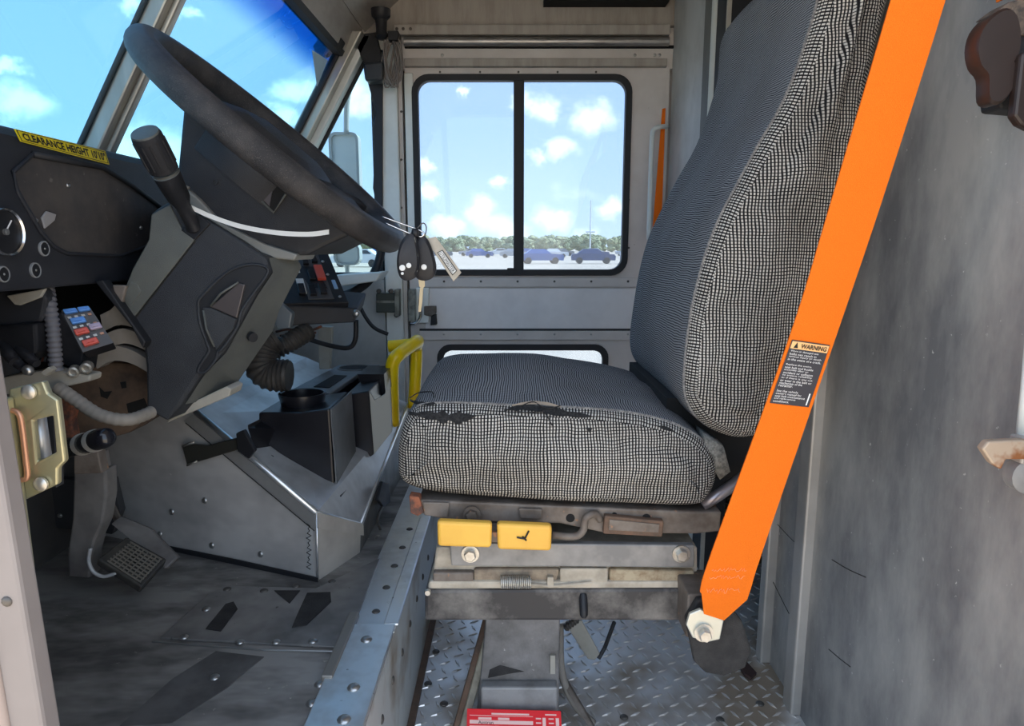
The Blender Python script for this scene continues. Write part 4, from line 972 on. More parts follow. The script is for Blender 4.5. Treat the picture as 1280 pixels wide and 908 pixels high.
build(G().lathe(s0+ax*.985, ax, [(.0187, 0), (.0178, .003), (.016, .0035)], 20), 'stalk_cap', shroud_l, stalk, smooth=45)
build(prism_px([(226, 288), (243, 300), (262, 280), (248, 268)], YA-.004, .004), 'stalk_boot', black, col, bevel=.001)

# ================================================================== DASHBOARD
XD = -.62
dash = thing('dashboard', (XD, 1.0, .8), 'dark plastic instrument panel with round gauge and dusty recess', 'dashboard')
zt = PX(0, 154, XD).z; zb_ = PX(0, 366, XD).z
prof = [(XD, zb_), (XD, zt-.012), (XD-.008, zt), (XD-.06, zt+.004), (-.775, .985), (-.775, zb_+.03)]
build(G().loft([[Vector((x, .5, z)) for x, z in prof], [Vector((x, 1.5, z)) for x, z in prof]]), 'dash_panel', dash_m, dash, bevel=.004)
recess = [(15, 215), (40, 193), (128, 209), (201, 259), (203, 300), (150, 320), (83, 317), (66, 308), (50, 290), (21, 240)]
Rp = [PX(px, py, XD+.0005) for px, py in recess]
rcp = build(G().prism(Rp, (.0012, 0, 0)), 'dusty_recess', dusty, dash)
build(G().tube([p+Vector((.001, 0, 0)) for p in Rp], .0028, 6, closed=True), 'recess_rim', dash_m, dash, smooth=True)
build(G().tube([PX(px, py, XD+.003) for px, py in ((42, 193), (128, 209), (165, 232), (201, 259))], .0045, 8), 'recess_shadow_lip', rubber, dash, smooth=True)
build(G().prism([PX(px, py, XD+.002) for px, py in ((50, 272), (56, 264), (68, 268), (66, 276), (54, 286))], (.003, 0, 0)), 'recess_clip', mat('pale_clip', (.30, .29, .29), .4), dash, bevel=.001)
for px, py in ((45, 276), (85, 232), (176, 285)): rivet(PX(px, py, XD+.0018), (1, 0, 0), rcp, rivet_m, .0035, .002, 'screw')
def face_ring(px, py, r, w, name, m, parent, h=.006):
    c = PX(px, py, XD)
    return build(G().lathe(c, (1, 0, 0), [(r, 0), (r, h), (r-w*.5, h+.001), (r-w, h*.8), (r-w, 0)], 32), name, m, parent, smooth=40)
c = PX(2, 290, XD)
gz = build(G().lathe(c, (1, 0, 0), [(.026, 0), (.026, .004)], 32), 'gauge_dial', black, dash, smooth=40)
g = G().lathe(c, (1, 0, 0), [(.0295, 0), (.0295, .007), (.028, .009), (.0262, .007), (.0262, .001)], 36); build(g, 'gauge_bezel', chrome, gz, smooth=40)
build(G().tube([c+Vector((.005, 0, 0)), c+Vector((.005, .012, .014))], .0009, 5), 'gauge_needle', white_ink, gz)
build(G().lathe(c, (1, 0, 0), [(.004, .004), (.004, .007), (.002, .008)], 12), 'gauge_hub', rivet_m, gz)
for px, py in ((54, 311), (43, 338), (3, 343)):
    c = PX(px, py, XD)
    b_ = build(G().lathe(c, (1, 0, 0), [(.010, 0), (.010, .0025), (.0085, .003), (.0085, .001)], 20), 'indicator_ring', mat('ring_grey', (.28, .29, .30), .4), dash, smooth=40)
    build(G().lathe(c, (1, 0, 0), [(.0084, 0), (.0084, .0018), (.003, .0022)], 16), 'indicator_face', rubber, b_)
    rivet(c+Vector((.0022, 0, 0)), (1, 0, 0), b_, rivet_m, .0015, .001, 'indicator_dot')
# clearance sticker
sq = [PX(25, 176, XD+.0012), PX(136, 205, XD+.0012), PX(130, 188, XD-.002), PX(16, 158, XD-.002)]
sq = [PX(25, 177, XD+.0014), PX(136, 206, XD+.0014), PX(131, 189, XD+.0014), PX(17, 161, XD+.0014)]
stk = build(slab(sq, .0010), 'clearance_sticker', sticker_y, dash)
nn = Vector((.0012, 0, 0))
text_on("CLEARANCE HEIGHT 10'10\"", [p+nn for p in quad_sub(sq, .04, .20, .965, .82)], ink, stk, bold=.035)
for u0, v0, u1, v1 in ((.012, .08, .988, .12), (.012, .90, .988, .94), (.012, .08, .018, .94), (.982, .08, .988, .94)):
    build(slab([p+nn for p in quad_sub(sq, u0, v0, u1, v1)], .0003), 'sticker_border', ink, stk)
# under the dash: dark cavity, lower trim, brackets
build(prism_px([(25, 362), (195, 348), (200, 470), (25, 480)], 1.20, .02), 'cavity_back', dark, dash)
build(prism_px([(-30, 366), (52, 360), (58, 372), (52, 402), (20, 408), (-30, 408)], .93, .02), 'lower_trim', dash_m, dash, bevel=.004)
build(prism_px([(118, 352), (128, 350), (182, 428), (178, 436), (165, 410)], 1.01, .02), 'trim_edge', rubber, dash, bevel=.002)
build(prism_px([(8, 370), (56, 361), (50, 372), (24, 382), (18, 381)], .915, .006), 'steel_tab', beige, dash, bevel=.001)
build(prism_px([(140, 356), (158, 357), (152, 380), (144, 372)], 1.02, .01), 'steel_bracket', grimy, dash, bevel=.002)

# ================================================================== FUSE BLOCK AND WIRING
fb = thing('fuse_block', PY(105, 462, .98), 'open fuse block with blue and red blade fuses under the dash', 'fuse block')
fq = [PY(104, 441, .965), PY(142, 429, .985), PY(112, 384, 1.0), PY(77, 389, .98)]
fbase = build(slab(fq, .002), 'fuse_face', mat('fuse_face_grey', (.10, .10, .105), .5), fb)
n = (fq[1]-fq[0]).cross(fq[3]-fq[0]).normalized(); n = n if n.dot(EYE-fq[0]) > 0 else -n
build(G().prism(fq, -n*.03), 'fuse_case', black, fb, bevel=.002)
build(prism_px([(68, 395), (77, 390), (104, 441), (100, 466), (72, 452)], .975, .04), 'fuse_cover', black, fb, bevel=.002)
def fuse(u0, v0, u1, v1, m):
    q = [p+n*.002 for p in quad_sub(fq, u0, v0, u1, v1)]
    f_ = build(G().prism(q, n*.007), 'fuse', m, fb, bevel=.0015)
    build(G().prism([p+n*.007 for p in quad_sub(q, .25, .3, .75, .7)], n*.002), 'fuse_cap', m, f_)
fuse(.06, .88, .52, .99, fuse_b); fuse(.56, .88, .98, .99, fuse_b); fuse(.12, .62, .62, .76, fuse_b)
fuse(.06, .36, .52, .50, fuse_r); fuse(.58, .40, .98, .54, fuse_p); fuse(.12, .08, .62, .22, fuse_r)
for v in (.78, .54, .26):
    for u in (.15, .38, .62, .85): build(G().prism([p+n*.002 for p in quad_sub(fq, u-.06, v, u+.06, v+.05)], n*.0015), 'terminal', bolt_m if u < .7 else copper, fb)
for px, py in ((91, 466), (107, 461)):
    build(G().lathe(PY(px, py, .955), (.3, -1, -.2), [(.008, -.012), (.008, 0), (.006, .002), (.0045, .002), (.004, -.001)], 14), 'terminal_stud', bolt_m, fb, smooth=40)
tag(build(corrugated([PY(56, 345, .965), PY(62, 380, .945), PY(67, 420, .94), PY(70, 462, .945)], .0095, .007, .0018), 'ribbed_conduit', cable_m, smooth=60), 'grey ribbed wiring conduit hanging beside the fuse block', 'conduit')
tag(build(corrugated([PY(72, 484, .95), PY(95, 500, .945), PY(125, 519, .94), PY(160, 525, .95), PY(190, 515, .99)], .0095, .009, .0006), 'ribbed_conduit', tan_cable, smooth=60), 'dusty tan conduit curving below the steering column', 'conduit')
cg = thing('wiring_connector', PY(25, 460, .93), 'cluster of black wiring plugs with metal tips under the dash', 'connector')
build(prism_px([(-12, 408), (44, 404), (46, 440), (34, 452), (8, 450), (-12, 440)], .92, .06), 'plug_body', black, cg, bevel=.004)
for a, b, r in (((8, 440), (36, 466), .008), ((24, 436), (54, 462), .007), ((2, 430), (20, 455), .008)):
    build(G().lathe(PY(*a, .925), PY(*b, .905)-PY(*a, .925), [(r, 0), (r, .03), (r*.8, .032), (r*.8, .04)], 12), 'plug', black, cg, smooth=45)
build(G().lathe(PY(32, 460, .905), PY(40, 468, .902)-PY(32, 460, .905), [(.006, 0), (.0075, .006), (.004, .012)], 12), 'plug_tip', rivet_m, cg, smooth=True)
build(prism_px([(50, 466), (60, 459), (65, 463), (56, 471)], .905, .012), 'plug_end', beige, cg, bevel=.001)
for k in range(7):
    x0 = 46+k*3; build(G().tube(smooth_path(pp([(x0, 375), (x0-4+k, 405), (x0-2, 430), (x0-6, 452)], 1.0+k*.006), 4), .0025, 6), 'wire', (black, rust_red, cable_m)[k % 3], cg, smooth=True)
mp = thing('mounting_plate', PY(60, 480, .96), 'beige steel mounting plate below the wiring plugs', 'plate')
build(prism_px([(0, 472), (60, 462), (113, 469), (112, 477), (60, 489), (2, 494)], .96, .03), 'plate', beige, mp, bevel=.003)
hv = thing('heater_housing', PY(130, 540, 1.1), 'rusty brown housing with tan curved flanges behind the column', 'housing')
build(prism_px([(72, 470), (118, 452), (186, 455), (195, 520), (160, 542), (110, 556), (78, 546)], 1.11, .06), 'rusty_shell', brown_v, hv, bevel=.006)
for pth, r in (([(128, 404), (150, 396), (180, 404), (196, 410)], .013), ([(132, 428), (155, 420), (180, 428), (196, 436)], .012), ([(120, 452), (140, 442), (165, 446), (196, 464)], .012), ([(135, 400), (150, 385), (158, 376)], .009)):
    P = smooth_path(pp(pth, 1.06), 5)
    build(G().loft([[p+Vector((0, -.004, r)), p+Vector((0, .03, r*.9)), p+Vector((0, .03, -r*.9)), p+Vector((0, .0, -r))] for p in P]), 'flange', tan_cable, hv, smooth=40)
for hp in ([(150, 478), (157, 477), (158, 485), (152, 486)], [(124, 484), (130, 490), (140, 489), (134, 499), (126, 496)], [(158, 505), (180, 498), (186, 512), (170, 520), (160, 516)]):
    build(prism_px(hp, 1.1092, .001), 'hole', dark, hv)
build(prism_px([(72, 500), (86, 495), (92, 510), (88, 525), (92, 548), (74, 548)], 1.09, .02), 'red_bracket', rust_red, hv, bevel=.003)
# plunger knob
k0 = PY(72, 565, .93); k1 = PY(136, 546, .86); ax = (k1-k0); L_ = ax.length
kn = thing('plunger_knob', k0, 'shiny black plunger knob with knurled chrome rings', 'knob')
build(G().lathe(k0, ax, [(.0125, 0), (.0125, L_*.45), (.014, L_*.47), (.014, L_*.9), (.012, L_*.97), (.006, L_*1.0)], 24), 'knob_body', mat('gloss_black', (.012, .012, .016), .15), kn, smooth=45)
for t in (.48, .70):
    rings = []
    build(G().lathe(k0+ax*t, ax, [(.0138, 0), (.0152, .002), (.0138, .004), (.0152, .006), (.0138, .008), (.0152, .010), (.0138, .012)], 24), 'knurled_ring', bolt_m, kn)
build(prism_px([(92, 566), (120, 555), (128, 592), (92, 594)], .97, .02), 'knob_mount', grimy, kn, bevel=.002)

# ================================================================== LATCH BRACKET ON THE JAMB
lbk = thing('latch_bracket', PY(40, 600, .5), 'yellow zinc latch bracket bolted beside the driver door jamb', 'bracket')
o_ = [(10, 487), (54, 477), (60, 492), (72, 500), (81, 577), (72, 586), (72, 606), (30, 626), (24, 590), (12, 540)]
h_ = [(41, 526), (66, 520), (70, 566), (46, 578)]
xz = lambda L: [(PY(px, py, .5).x, PY(px, py, .5).z) for px, py in L]
build(G().plate(xz(o_), [xz(h_)], .50, .006), 'bracket_plate', zinc, lbk, bevel=.0015)
build(G().tube(pp([(46, 515), (56, 585)], .515), .006, 10), 'striker_bar', mat('grey_striker', (.42, .43, .44), .35, .6), lbk, smooth=True)
build(G().tube(smooth_path(pp([(12, 513), (22, 516), (27, 530), (33, 580), (34, 596), (28, 600), (14, 598)], .496), 4), .0022, 8), 'copper_edge', copper, lbk, smooth=True)
for px, py in ((37, 490), (52, 605)): build(G().lathe(PY(px, py, .499), (0, -1, 0), [(.0055, 0), (.0055, .002), (.003, .004)], 14), 'bolt', bolt_m, lbk, smooth=45)
build(G().box((-.43, .471, .60), (-.374, .50, .74)), 'bracket_mount', zinc, lbk, bevel=.002)
build(prism_px([(14, 500), (66, 500), (70, 610), (20, 612)], .535, .01), 'bracket_backing', rubber, lbk)

# ================================================================== PEDALS
pd = thing('brake_pedal', PZ(110, 722, ZF), 'wide dusty brake pedal arm with a ribbed foot pad', 'pedal')
arm = [(92, 588), (132, 588), (133, 622), (128, 655), (119, 675), (113, 700), (112, 724), (85, 722), (84, 692), (90, 650)]
build(prism_px(arm, 1.09, .035), 'pedal_arm', pedal_m, pd, bevel=.004)
build(prism_px([(92, 560), (127, 566), (132, 588), (92, 588)], 1.10, .02), 'arm_neck', pedal_m, pd, bevel=.002)
pq = [PY(122, 699, 1.06), PY(177, 735, 1.05), PY(209, 699, 1.10), PY(158, 671, 1.12)]
n = (pq[1]-pq[0]).cross(pq[3]-pq[0]).normalized(); n = n if n.dot(EYE-pq[0]) > 0 else -n
pad = build(G().prism(pq, -n*.016), 'foot_pad', mat('pedal_rubber', (.03, .028, .026), .7, 0, (.06, .055, .045), 30), pd, bevel=.003)
for k in range(9):
    v = .10+k*.1; q0 = quad_sub(pq, .16, v, .92, v+.001); build(G().tube([q0[0]+n*.001, q0[1]+n*.001], .0016, 5), 'rib', mat('rib_tan', (.16, .145, .12), .6), pad)
for k in range(8):
    u = .2+k*.1; q0 = quad_sub(pq, u, .12, u+.001, .9); build(G().tube([q0[0]+n*.001, q0[3]+n*.001], .0013, 5), 'rib', mat('rib_tan', (.16, .145, .12), .6), pad)
build(G().tube(smooth_path(pp([(113, 686), (111, 702), (117, 715), (130, 721), (146, 716)], 1.06), 5), .0032, 8), 'pad_cable', mat('pale_hose', (.42, .42, .42), .4), pd, smooth=True)
gp = thing('accelerator_pedal', PZ(210, 705, ZF), 'flat dark accelerator plate behind the ribbed pad', 'pedal')
gq = [PY(138, 655, 1.16), PY(206, 712, 1.12), PY(223, 697, 1.14), PY(186, 660, 1.17), PY(150, 645, 1.18)]
build(G().prism(gq, (0, .012, -.006)), 'accelerator_plate', pedal_m, gp, bevel=.003)
build(G().tube([PY(150, 655, 1.19), PY(128, 610, 1.25), PY(120, 560, 1.28)], .007, 8), 'accelerator_rod', grimy, gp)
kp = build(prism_px([(30, 600), (140, 600), (150, 640), (140, 668), (28, 655)], 1.27, .02), 'kick_panel', mat('dark_kick_panel', (.055, .054, .056), .6)); tag(kp, 'dark riveted kick panel behind the pedals', 'panel')
rivet(PY(75, 645, 1.27), (0, -1, 0), kp, rivet_m, .005, .003); 

# ================================================================== ENGINE COVER
ec = thing('engine_cover', (-.45, 1.5, ZF), 'brushed grey metal engine cover with rivets between the footwells', 'engine cover')
A = PZ(398, 726, ZF); B = PZ(232, 691, ZF)
def PV(px, py, off=0.):
    """point on the cover's near face (vertical plane through A and B), pushed out by off"""
    t = Vector((B.x-A.x, B.y-A.y, 0)).normalized(); nn = Vector((t.y, -t.x, 0)); nn = nn if nn.y < 0 else -nn
    d = ray(px, py); s = (A+nn*off-EYE).dot(nn)/d.dot(nn); return EYE+d*s
facep = [(398, 725), (396, 641), (302, 577), (245, 515), (200, 500), (150, 500), (110, 540), (110, 668)]
FP = [PV(*p) for p in facep]
build(G().prism(FP, (0, .01, 0)), 'side_sheet', steel_cover, ec)
T0 = PV(396, 641); T1 = PY(451, 656, 1.279); T1b = PZ(450, 691, ZF); T3 = PV(245, 515)
T2 = Vector((-.292, 1.86, .42)); T4 = PY(383, 447, 1.86); T5 = PV(200, 500)
g = G().add([T0, T1, T2, T4, T3, T5, Vector((-.86, 1.86, .64)), Vector((-.80, 1.3, .62))], [(0, 1, 2), (0, 2, 3, 4), (4, 3, 6, 7, 5)])
g.add([v-Vector((0, 0, .004)) for v in g.v], [tuple(reversed(f)) for f in g.f])
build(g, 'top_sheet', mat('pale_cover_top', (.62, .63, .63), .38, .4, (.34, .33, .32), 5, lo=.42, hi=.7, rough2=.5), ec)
build(G().prism([A, T1b, T1, T0], (-.004, .004, 0)), 'corner_sheet', mat('tan_cover_corner', (.66, .61, .54), .42, .25, (.48, .44, .39), 6), ec)
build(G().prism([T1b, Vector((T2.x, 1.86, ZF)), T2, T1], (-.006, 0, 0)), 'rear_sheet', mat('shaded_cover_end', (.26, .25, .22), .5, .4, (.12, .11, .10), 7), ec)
# folded flanges
for a, b, r in ((T0, T3, .006), (T0, T1, .004), (T1, T2, .0045), (A+Vector((-.001, -.002, 0)), T0, .0022)):
    build(G().tube([a, b], r, 8), 'folded_edge', edge_metal, ec, smooth=True)
lipq = [T0+Vector((0, -.001, .002)), T1+Vector((.003, 0, .002)), T1+Vector((.003, 0, -.022)), T0+Vector((0, -.003, -.028))]
build(G().prism(lipq, (.003, -.003, 0)), 'corner_lip', mat('tan_cover_corner', (.5, .5, .5)), ec)
q = [PV(230, 526, .001), PV(245, 515, .001), PV(396, 641, .001), PV(394, 662, .001)]
build(G().prism(q, (0, -.002, 0)), 'flange_strip', mat('pale_flange', (.47, .47, .46), .4, .55, (.38, .38, .37), 8), ec)
build(G().tube([PV(232, 529, .004), PV(393, 664, .004)], .0009, 5), 'flange_crease', ink, ec)
build(G().prism([PV(160, 672, .002), PV(160, 690, .002), PV(398, 738, .004), PV(398, 722, .002), PV(300, 700, .002)], (0, -.004, 0)), 'base_gasket', rubber, ec, bevel=.001)
for px, py in ((256, 626), (200, 668), (265, 682), (326, 693), (215, 640)): rivet(PV(px, py), (A-B).cross(Vector((0, 0, 1))) if (A-B).cross(Vector((0, 0, 1))).y < 0 else -(A-B).cross(Vector((0, 0, 1))), ec, rivet_m, .0065, .004)
zz = [PV(384+(3 if k % 2 else -1)+(k % 3), 655+k*3, .002) for k in range(20)]
build(G().tube(zz, .0009, 5), 'faded_marking', ink, ec)
build(G().prism([PV(383, 654, .0005), PV(391, 654, .0005), PV(391, 718, .0005), PV(383, 718, .0005)], (0, -.0006, 0)), 'marking_strip', mat('pale_marking_strip', (.40, .40, .39), .5), ec)
# rubber hold-down latch
st = [(230, 558), (238, 554), (262, 556), (300, 546), (303, 560), (264, 572), (236, 580)]
build(G().prism([PV(px, py, .006) for px, py in st], (0, -.008, 0)), 'rubber_latch', mat('olive_black_rubber', (.035, .034, .028), .5), ec, bevel=.002)
build(G().prism([PV(px, py, .010) for px, py in ((298, 540), (308, 536), (322, 562), (314, 572), (300, 562))], (0, -.012, 0)), 'latch_handle', rubber, ec, bevel=.002)
for a, b in (((228, 558), (243, 553)), ((234, 582), (246, 577))): build(G().tube([PV(*a, .016), PV(*b, .016)], .0022, 6), 'latch_pin', bolt_m, ec, smooth=True)
# second latch on the rear end
rl = [PX(px, py, -.288) for px, py in ((468, 625), (474, 602), (482, 604), (484, 628), (476, 634))]
build(G().prism(rl, (.008, 0, 0)), 'rubber_latch', rubber, ec, bevel=.002)
build(G().tube(smooth_path([PX(px, py, -.284) for px, py in ((479, 630), (472, 650), (476, 665), (470, 674))], 4), .003, 6), 'latch_hook', rivet_d, ec)
build(G().lathe(PX(471, 673, -.286), (1, -.3, 0), [(.007, 0), (.007, .006), (.004, .007)], 14), 'latch_pin', bolt_m, ec)

# ================================================================== CUP HOLDER TRAY
tr = thing('cup_holder_tray', (-.42, 1.5, .42), 'black plastic cup holder tray with bins on the engine cover', 'tray')
Y1 = 1.28
bp_ = pp([(323, 516), (376, 516), (412, 511), (418, 608), (382, 592), (323, 548)], Y1)
bk_ = [Vector((p.x, p.y+.16, p.z)) for p in pp([(326, 516), (376, 516), (410, 511), (413, 596), (382, 580), (326, 548)], Y1)]
b1 = build(G().loft([bp_, bk_]), 'front_bin', tray_m, tr, bevel=.004)
build(G().prism([PY(412, 512, Y1-.001)+Vector((.001, 0, 0)), Vector((PY(412, 512, Y1).x+.001, Y1+.17, PY(412, 512, Y1).z)), Vector((PY(418, 608, Y1).x+.003, Y1+.17, PY(418, 600, Y1).z)), PY(418, 608, Y1)+Vector((.003, 0, 0))], (.002, 0, 0)), 'bin_side', tray_g, tr)
cc = PY(379, 510, Y1+.075)
build(G().lathe(cc, (0, 0, 1), [(.041, -.01), (.043, .012), (.047, .028), (.047, .032), (.042, .031), (.039, -.004), (.001, -.004)], 32), 'cup_ring', tray_m, tr, smooth=40)
fl_ = [PV(302, 541, .03)+Vector((0, .03, 0)), PY(321, 571, 1.262), PY(382, 602, 1.262), PY(426, 624, 1.262), PY(456, 592, 1.42), PY(490, 540, 1.72), Vector((-.50, 1.72, .48))]
build(G().loft([fl_, [p+Vector((0, 0, .006)) for p in fl_]]), 'base_flange', tray_m, tr)
for px, py in ((339, 573), (397, 609), (371, 592)): p = PY(px, py, 1.258); build(G().lathe(p, (0, -1, .6), [(.006, -.002), (.0055, .003)], 10), 'flange_hole', dark, tr)
zt_ = .535
tq_ = [PZ(px, py, zt_) for px, py in ((366, 486), (412, 492), (447, 468), (478, 467), (475, 456), (424, 456))]
tpl = build(G().prism(tq_, (0, 0, -.012)), 'top_plate', tray_g, tr, bevel=.003)
lo_ = [Vector((p.x, p.y, .44)) for p in tq_]
build(G().loft([[p+Vector((0, .004, -.012)) for p in tq_], lo_]), 'tray_body', tray_m, tr)
e = [PZ(px, py, zt_+.0008) for px, py in ((392, 484), (412, 485), (434, 470), (418, 469))]
build(G().prism(e, (0, 0, .0008)), 'slot', dark, tpl)
build(G().lathe(PZ(443, 460.5, zt_+.0004), (0, 0, 1), [(.040, 0), (.040, .0008), (.001, .0008)], 28), 'cup_well', dark, tpl)
build(G().lathe(PZ(443, 460.5, zt_), (0, 0, 1), [(.044, 0), (.044, .003), (.040, .003), (.040, 0)], 28), 'cup_rim', tray_g, tpl)
b2 = pp([(431, 494), (461, 489), (467, 569), (437, 586)], 1.47)
build(G().loft([b2, [p+Vector((0, .2, 0)) for p in b2]]), 'rear_bin', tray_m, tr, bevel=.003)
cr_ = pp([(461, 489), (468, 501), (481, 493), (487, 473), (490, 540), (467, 569)], 1.475)
build(G().prism(cr_, (0, .01, 0)), 'cream_side', tray_c, tr, bevel=.001)
build(prism_px([(447, 468), (480, 468), (482, 492), (468, 500), (455, 489)], 1.60, .12), 'rear_pocket', tray_m, tr)

# ================================================================== GRAB BAR
gb = thing('grab_bar', PY(495, 530, 1.74), 'bright yellow bent tube grab bar beside the engine cover', 'grab bar')
p1 = smooth_path(pp([(491, 532), (490, 490), (490, 462), (494, 448), (504, 440), (517, 432)], 1.70), 5)
p1[-1] = PY(520, 433, 1.86)
for i in range(-9, 0): p1[i] = p1[i]+Vector((0, .012*(i+10), 0)) if i != -1 else p1[i]
build(G().tube(p1, .0175, 14), 'near_tube', yellow, gb, smooth=True)
build(G().tube(smooth_path(pp([(486, 433), (500, 432), (514, 431), (520, 436), (520, 460), (517, 510)], 1.86), 5), .0165, 14), 'far_tube', yellow, gb, smooth=True)

# ================================================================== SWITCH CONSOLE
sc_ = thing('switch_console', PY(400, 408, 1.55), 'black angled switch console with red rocker behind the steering wheel', 'console')
cq = [PY(350, 380, 1.47), PY(436, 378, 1.52), PY(409, 314, 1.66), PY(340, 314, 1.60)]
n = (cq[1]-cq[0]).cross(cq[3]-cq[0]).normalized(); n = n if n.dot(EYE-cq[0]) > 0 else -n
cface = build(G().prism(cq, -n*.02), 'switch_panel', black, sc_, bevel=.002)
lip = [cq[0]-n*.002, PY(447, 386, 1.53), PY(443, 404, 1.53), PY(364, 408, 1.48)]
build(G().prism(lip, (0, .10, .03)), 'console_body', dash_m, sc_, bevel=.004)
build(G().prism([PY(350, 378, 1.46), PY(365, 392, 1.46), PY(362, 410, 1.46), PY(346, 412, 1.46), PY(340, 398, 1.46)], (0, .06, 0)), 'console_end', mat('console_end_blue_grey', (.22, .26, .30), .4), sc_, bevel=.003)
def sw(u0, v0, u1, v1, m, name, h=.006): return build(G().prism(quad_sub(cq, u0, v0, u1, v1), n*h), name, m, sc_, bevel=.001)
sw(.42, .06, .80, .97, mat('bezel_grey', (.07, .07, .075), .4), 'switch_bezel', .002)
sw(.64, .40, .78, .66, fuse_r, 'red_rocker', .010)
for u, v in ((.48, .70), (.52, .40), (.46, .12), (.62, .14), (.64, .74), (.30, .14)): sw(u, v, u+.10, v+.18, tray_m, 'rocker', .008)
sw(.30, .16, .42, .44, white_p, 'white_plate', .003); sw(.22, .55, .40, .76, white_p, 'white_plate', .003)
sw(.86, .24, .92, .40, mat('pale_blue_lens', (.25, .42, .65), .3), 'lamp_lens', .004)
for u, v in ((.84, .52), (.84, .78), (.90, .10)): p = quad_sub(cq, u, v, u, v)[0]; rivet(p, n, sc_, rivet_m, .004, .003, 'screw')
rivet(PY(445, 392, 1.528), (0, -1, 0), sc_, rivet_m, .009, .006, 'corner_screw')
# console bracket and cables
build(prism_px([(396, 408), (415, 409), (412, 462), (399, 462)], 1.72, .02), 'console_bracket', beige, sc_, bevel=.002)
for a in ([(345, 415), (360, 412), (385, 414), (402, 408)], [(350, 420), (372, 418), (395, 416)]): build(G().tube(smooth_path(pp(a, 1.56), 4), .003, 6), 'red_wire', rust_red, sc_, smooth=True)
tag(build(G().tube(smooth_path(pp([(445, 400), (444, 425), (435, 435), (412, 432), (385, 424)], 1.62), 5), .006, 8), 'black_cable', black, smooth=True), 'thick black cable looping under the switch console', 'cable')
tag(build(G().tube(smooth_path(pp([(446, 374), (456, 395), (468, 410), (485, 418)], 2.1), 5), .006, 8), 'black_cable', black, smooth=True), 'thin black cable drooping to the door post below the quarter window', 'cable')
tag(build(G().tube(smooth_path(pp([(415, 372), (440, 366), (462, 350), (474, 325), (478, 300)], 2.2), 5), .014, 10), 'black_hose', black, smooth=True), 'fat black hose rising along the quarter window corner', 'hose')
pdh = thing('ledge', PY(440, 360, 2.15), 'pale grey ledge below the quarter window glass', 'ledge')
build(prism_px([(418, 344), (478, 340), (470, 352), (425, 358)], 2.12, .12), 'ledge_plate', alu_light, pdh, bevel=.004)
tag(build(corrugated([PY(362, 470, 1.36), PY(338, 468, 1.36), PY(326, 456, 1.36), PY(330, 432, 1.37), PY(345, 420, 1.38)], .034, .009, .003), 'ribbed_duct', duct_m, smooth=50), 'fat ribbed black duct below the column', 'duct')
tag(build(corrugated([PY(340, 440, 1.44), PY(362, 428, 1.46), PY(385, 414, 1.5)], .022, .010, .004), 'ribbed_duct', duct_m, smooth=50), 'slim ribbed black duct under the switch console', 'duct')

# ================================================================== KEYS
YK = .985
ks = thing('key_set', PY(520, 295, YK), 'bunch of keys with two black remotes hanging at the wheel', 'keys')
def fob(pts, y, name):
    P = smooth_path(pp(pts, y), 4, True); c = sum(P, Vector())/len(P)
    return build(G().loft([[c.lerp(p, .80)+Vector((0, -.004, 0)) for p in P], [p for p in P], [p+Vector((0, .008, 0)) for p in P], [c.lerp(p, .8)+Vector((0, .012, 0)) for p in P]]), name, black, ks, smooth=40)
f1 = fob([(511, 292), (519, 297), (523, 313), (524, 334), (519, 347), (508, 351), (499, 345), (496, 326), (501, 303)], YK-.012, 'remote')
f2 = fob([(525, 294), (534, 299), (541, 316), (545, 336), (540, 348), (528, 351), (519, 345), (516, 325), (518, 303)], YK+.006, 'remote')
for (px, py, r), f_ in zip(((503, 335, .0042), (511, 332, .0036), (503, 342, .002), (530, 334, .004)), (f1, f1, f1, f2)):
    build(G().lathe(PY(px, py, YK-.0165 if f_ is f1 else YK+.0015), (0, -1, 0), [(r, -.001), (r, .0012), (r*.6, .0016)], 14), 'button', white_p, f_)
build(G().tube(pp([(518, 297), (522, 320), (521, 340)], YK-.013), .0012, 6), 'remote_seam', shroud_l, f1)
tg = [PY(567, 352, YK+.012), PY(577, 341, YK+.012), PY(545, 296, YK+.02), PY(532, 299, YK+.02)]
tgo = build(slab(tg, .0018), 'key_tag', tan_tag, ks, bevel=.0005)
tn = Vector((0, -.0022, 0))
strip = [p+tn for p in quad_sub(tg, .22, .10, .80, .66)]
build(slab(strip, .0004), 'tag_band', ink, tgo)
inner = [p+tn*.3 for p in quad_sub(strip, .14, .03, .86, .97)]
build(slab(inner, .0004), 'tag_band_field', white_p, tgo)
text_on('UTILIMASTER', [p+tn*.4 for p in [quad_sub(inner, .1, .03, .9, .97)[i] for i in (3, 0, 1, 2)]], ink, tgo)
build(G().tube(smooth_path(pp([(478, 271), (500, 279), (522, 287), (530, 292), (524, 296), (505, 289), (482, 279)], YK+.004), 5), .0012, 6), 'split_ring', chrome, ks, smooth=True)
build(G().tube(smooth_path(pp([(521, 286), (529, 279), (533, 285), (531, 296)], YK+.008), 5), .0009, 6), 'wire_ring', rivet_d, ks, smooth=True)
build(G().lathe(PY(519, 291, YK), (0, 0, 1), [(.005, -.006), (.006, 0), (.004, .006)], 10), 'ring_joint', black, ks, smooth=True)
build(prism_px([(523, 349), (531, 349), (531, 358), (528, 362), (524, 358)], YK+.006, .003), 'key_head', brass, ks)
build(prism_px([(525, 360), (529, 360), (528, 376), (526, 390), (523, 390), (524, 372)], YK+.007, .002), 'key_blade', brass, ks)

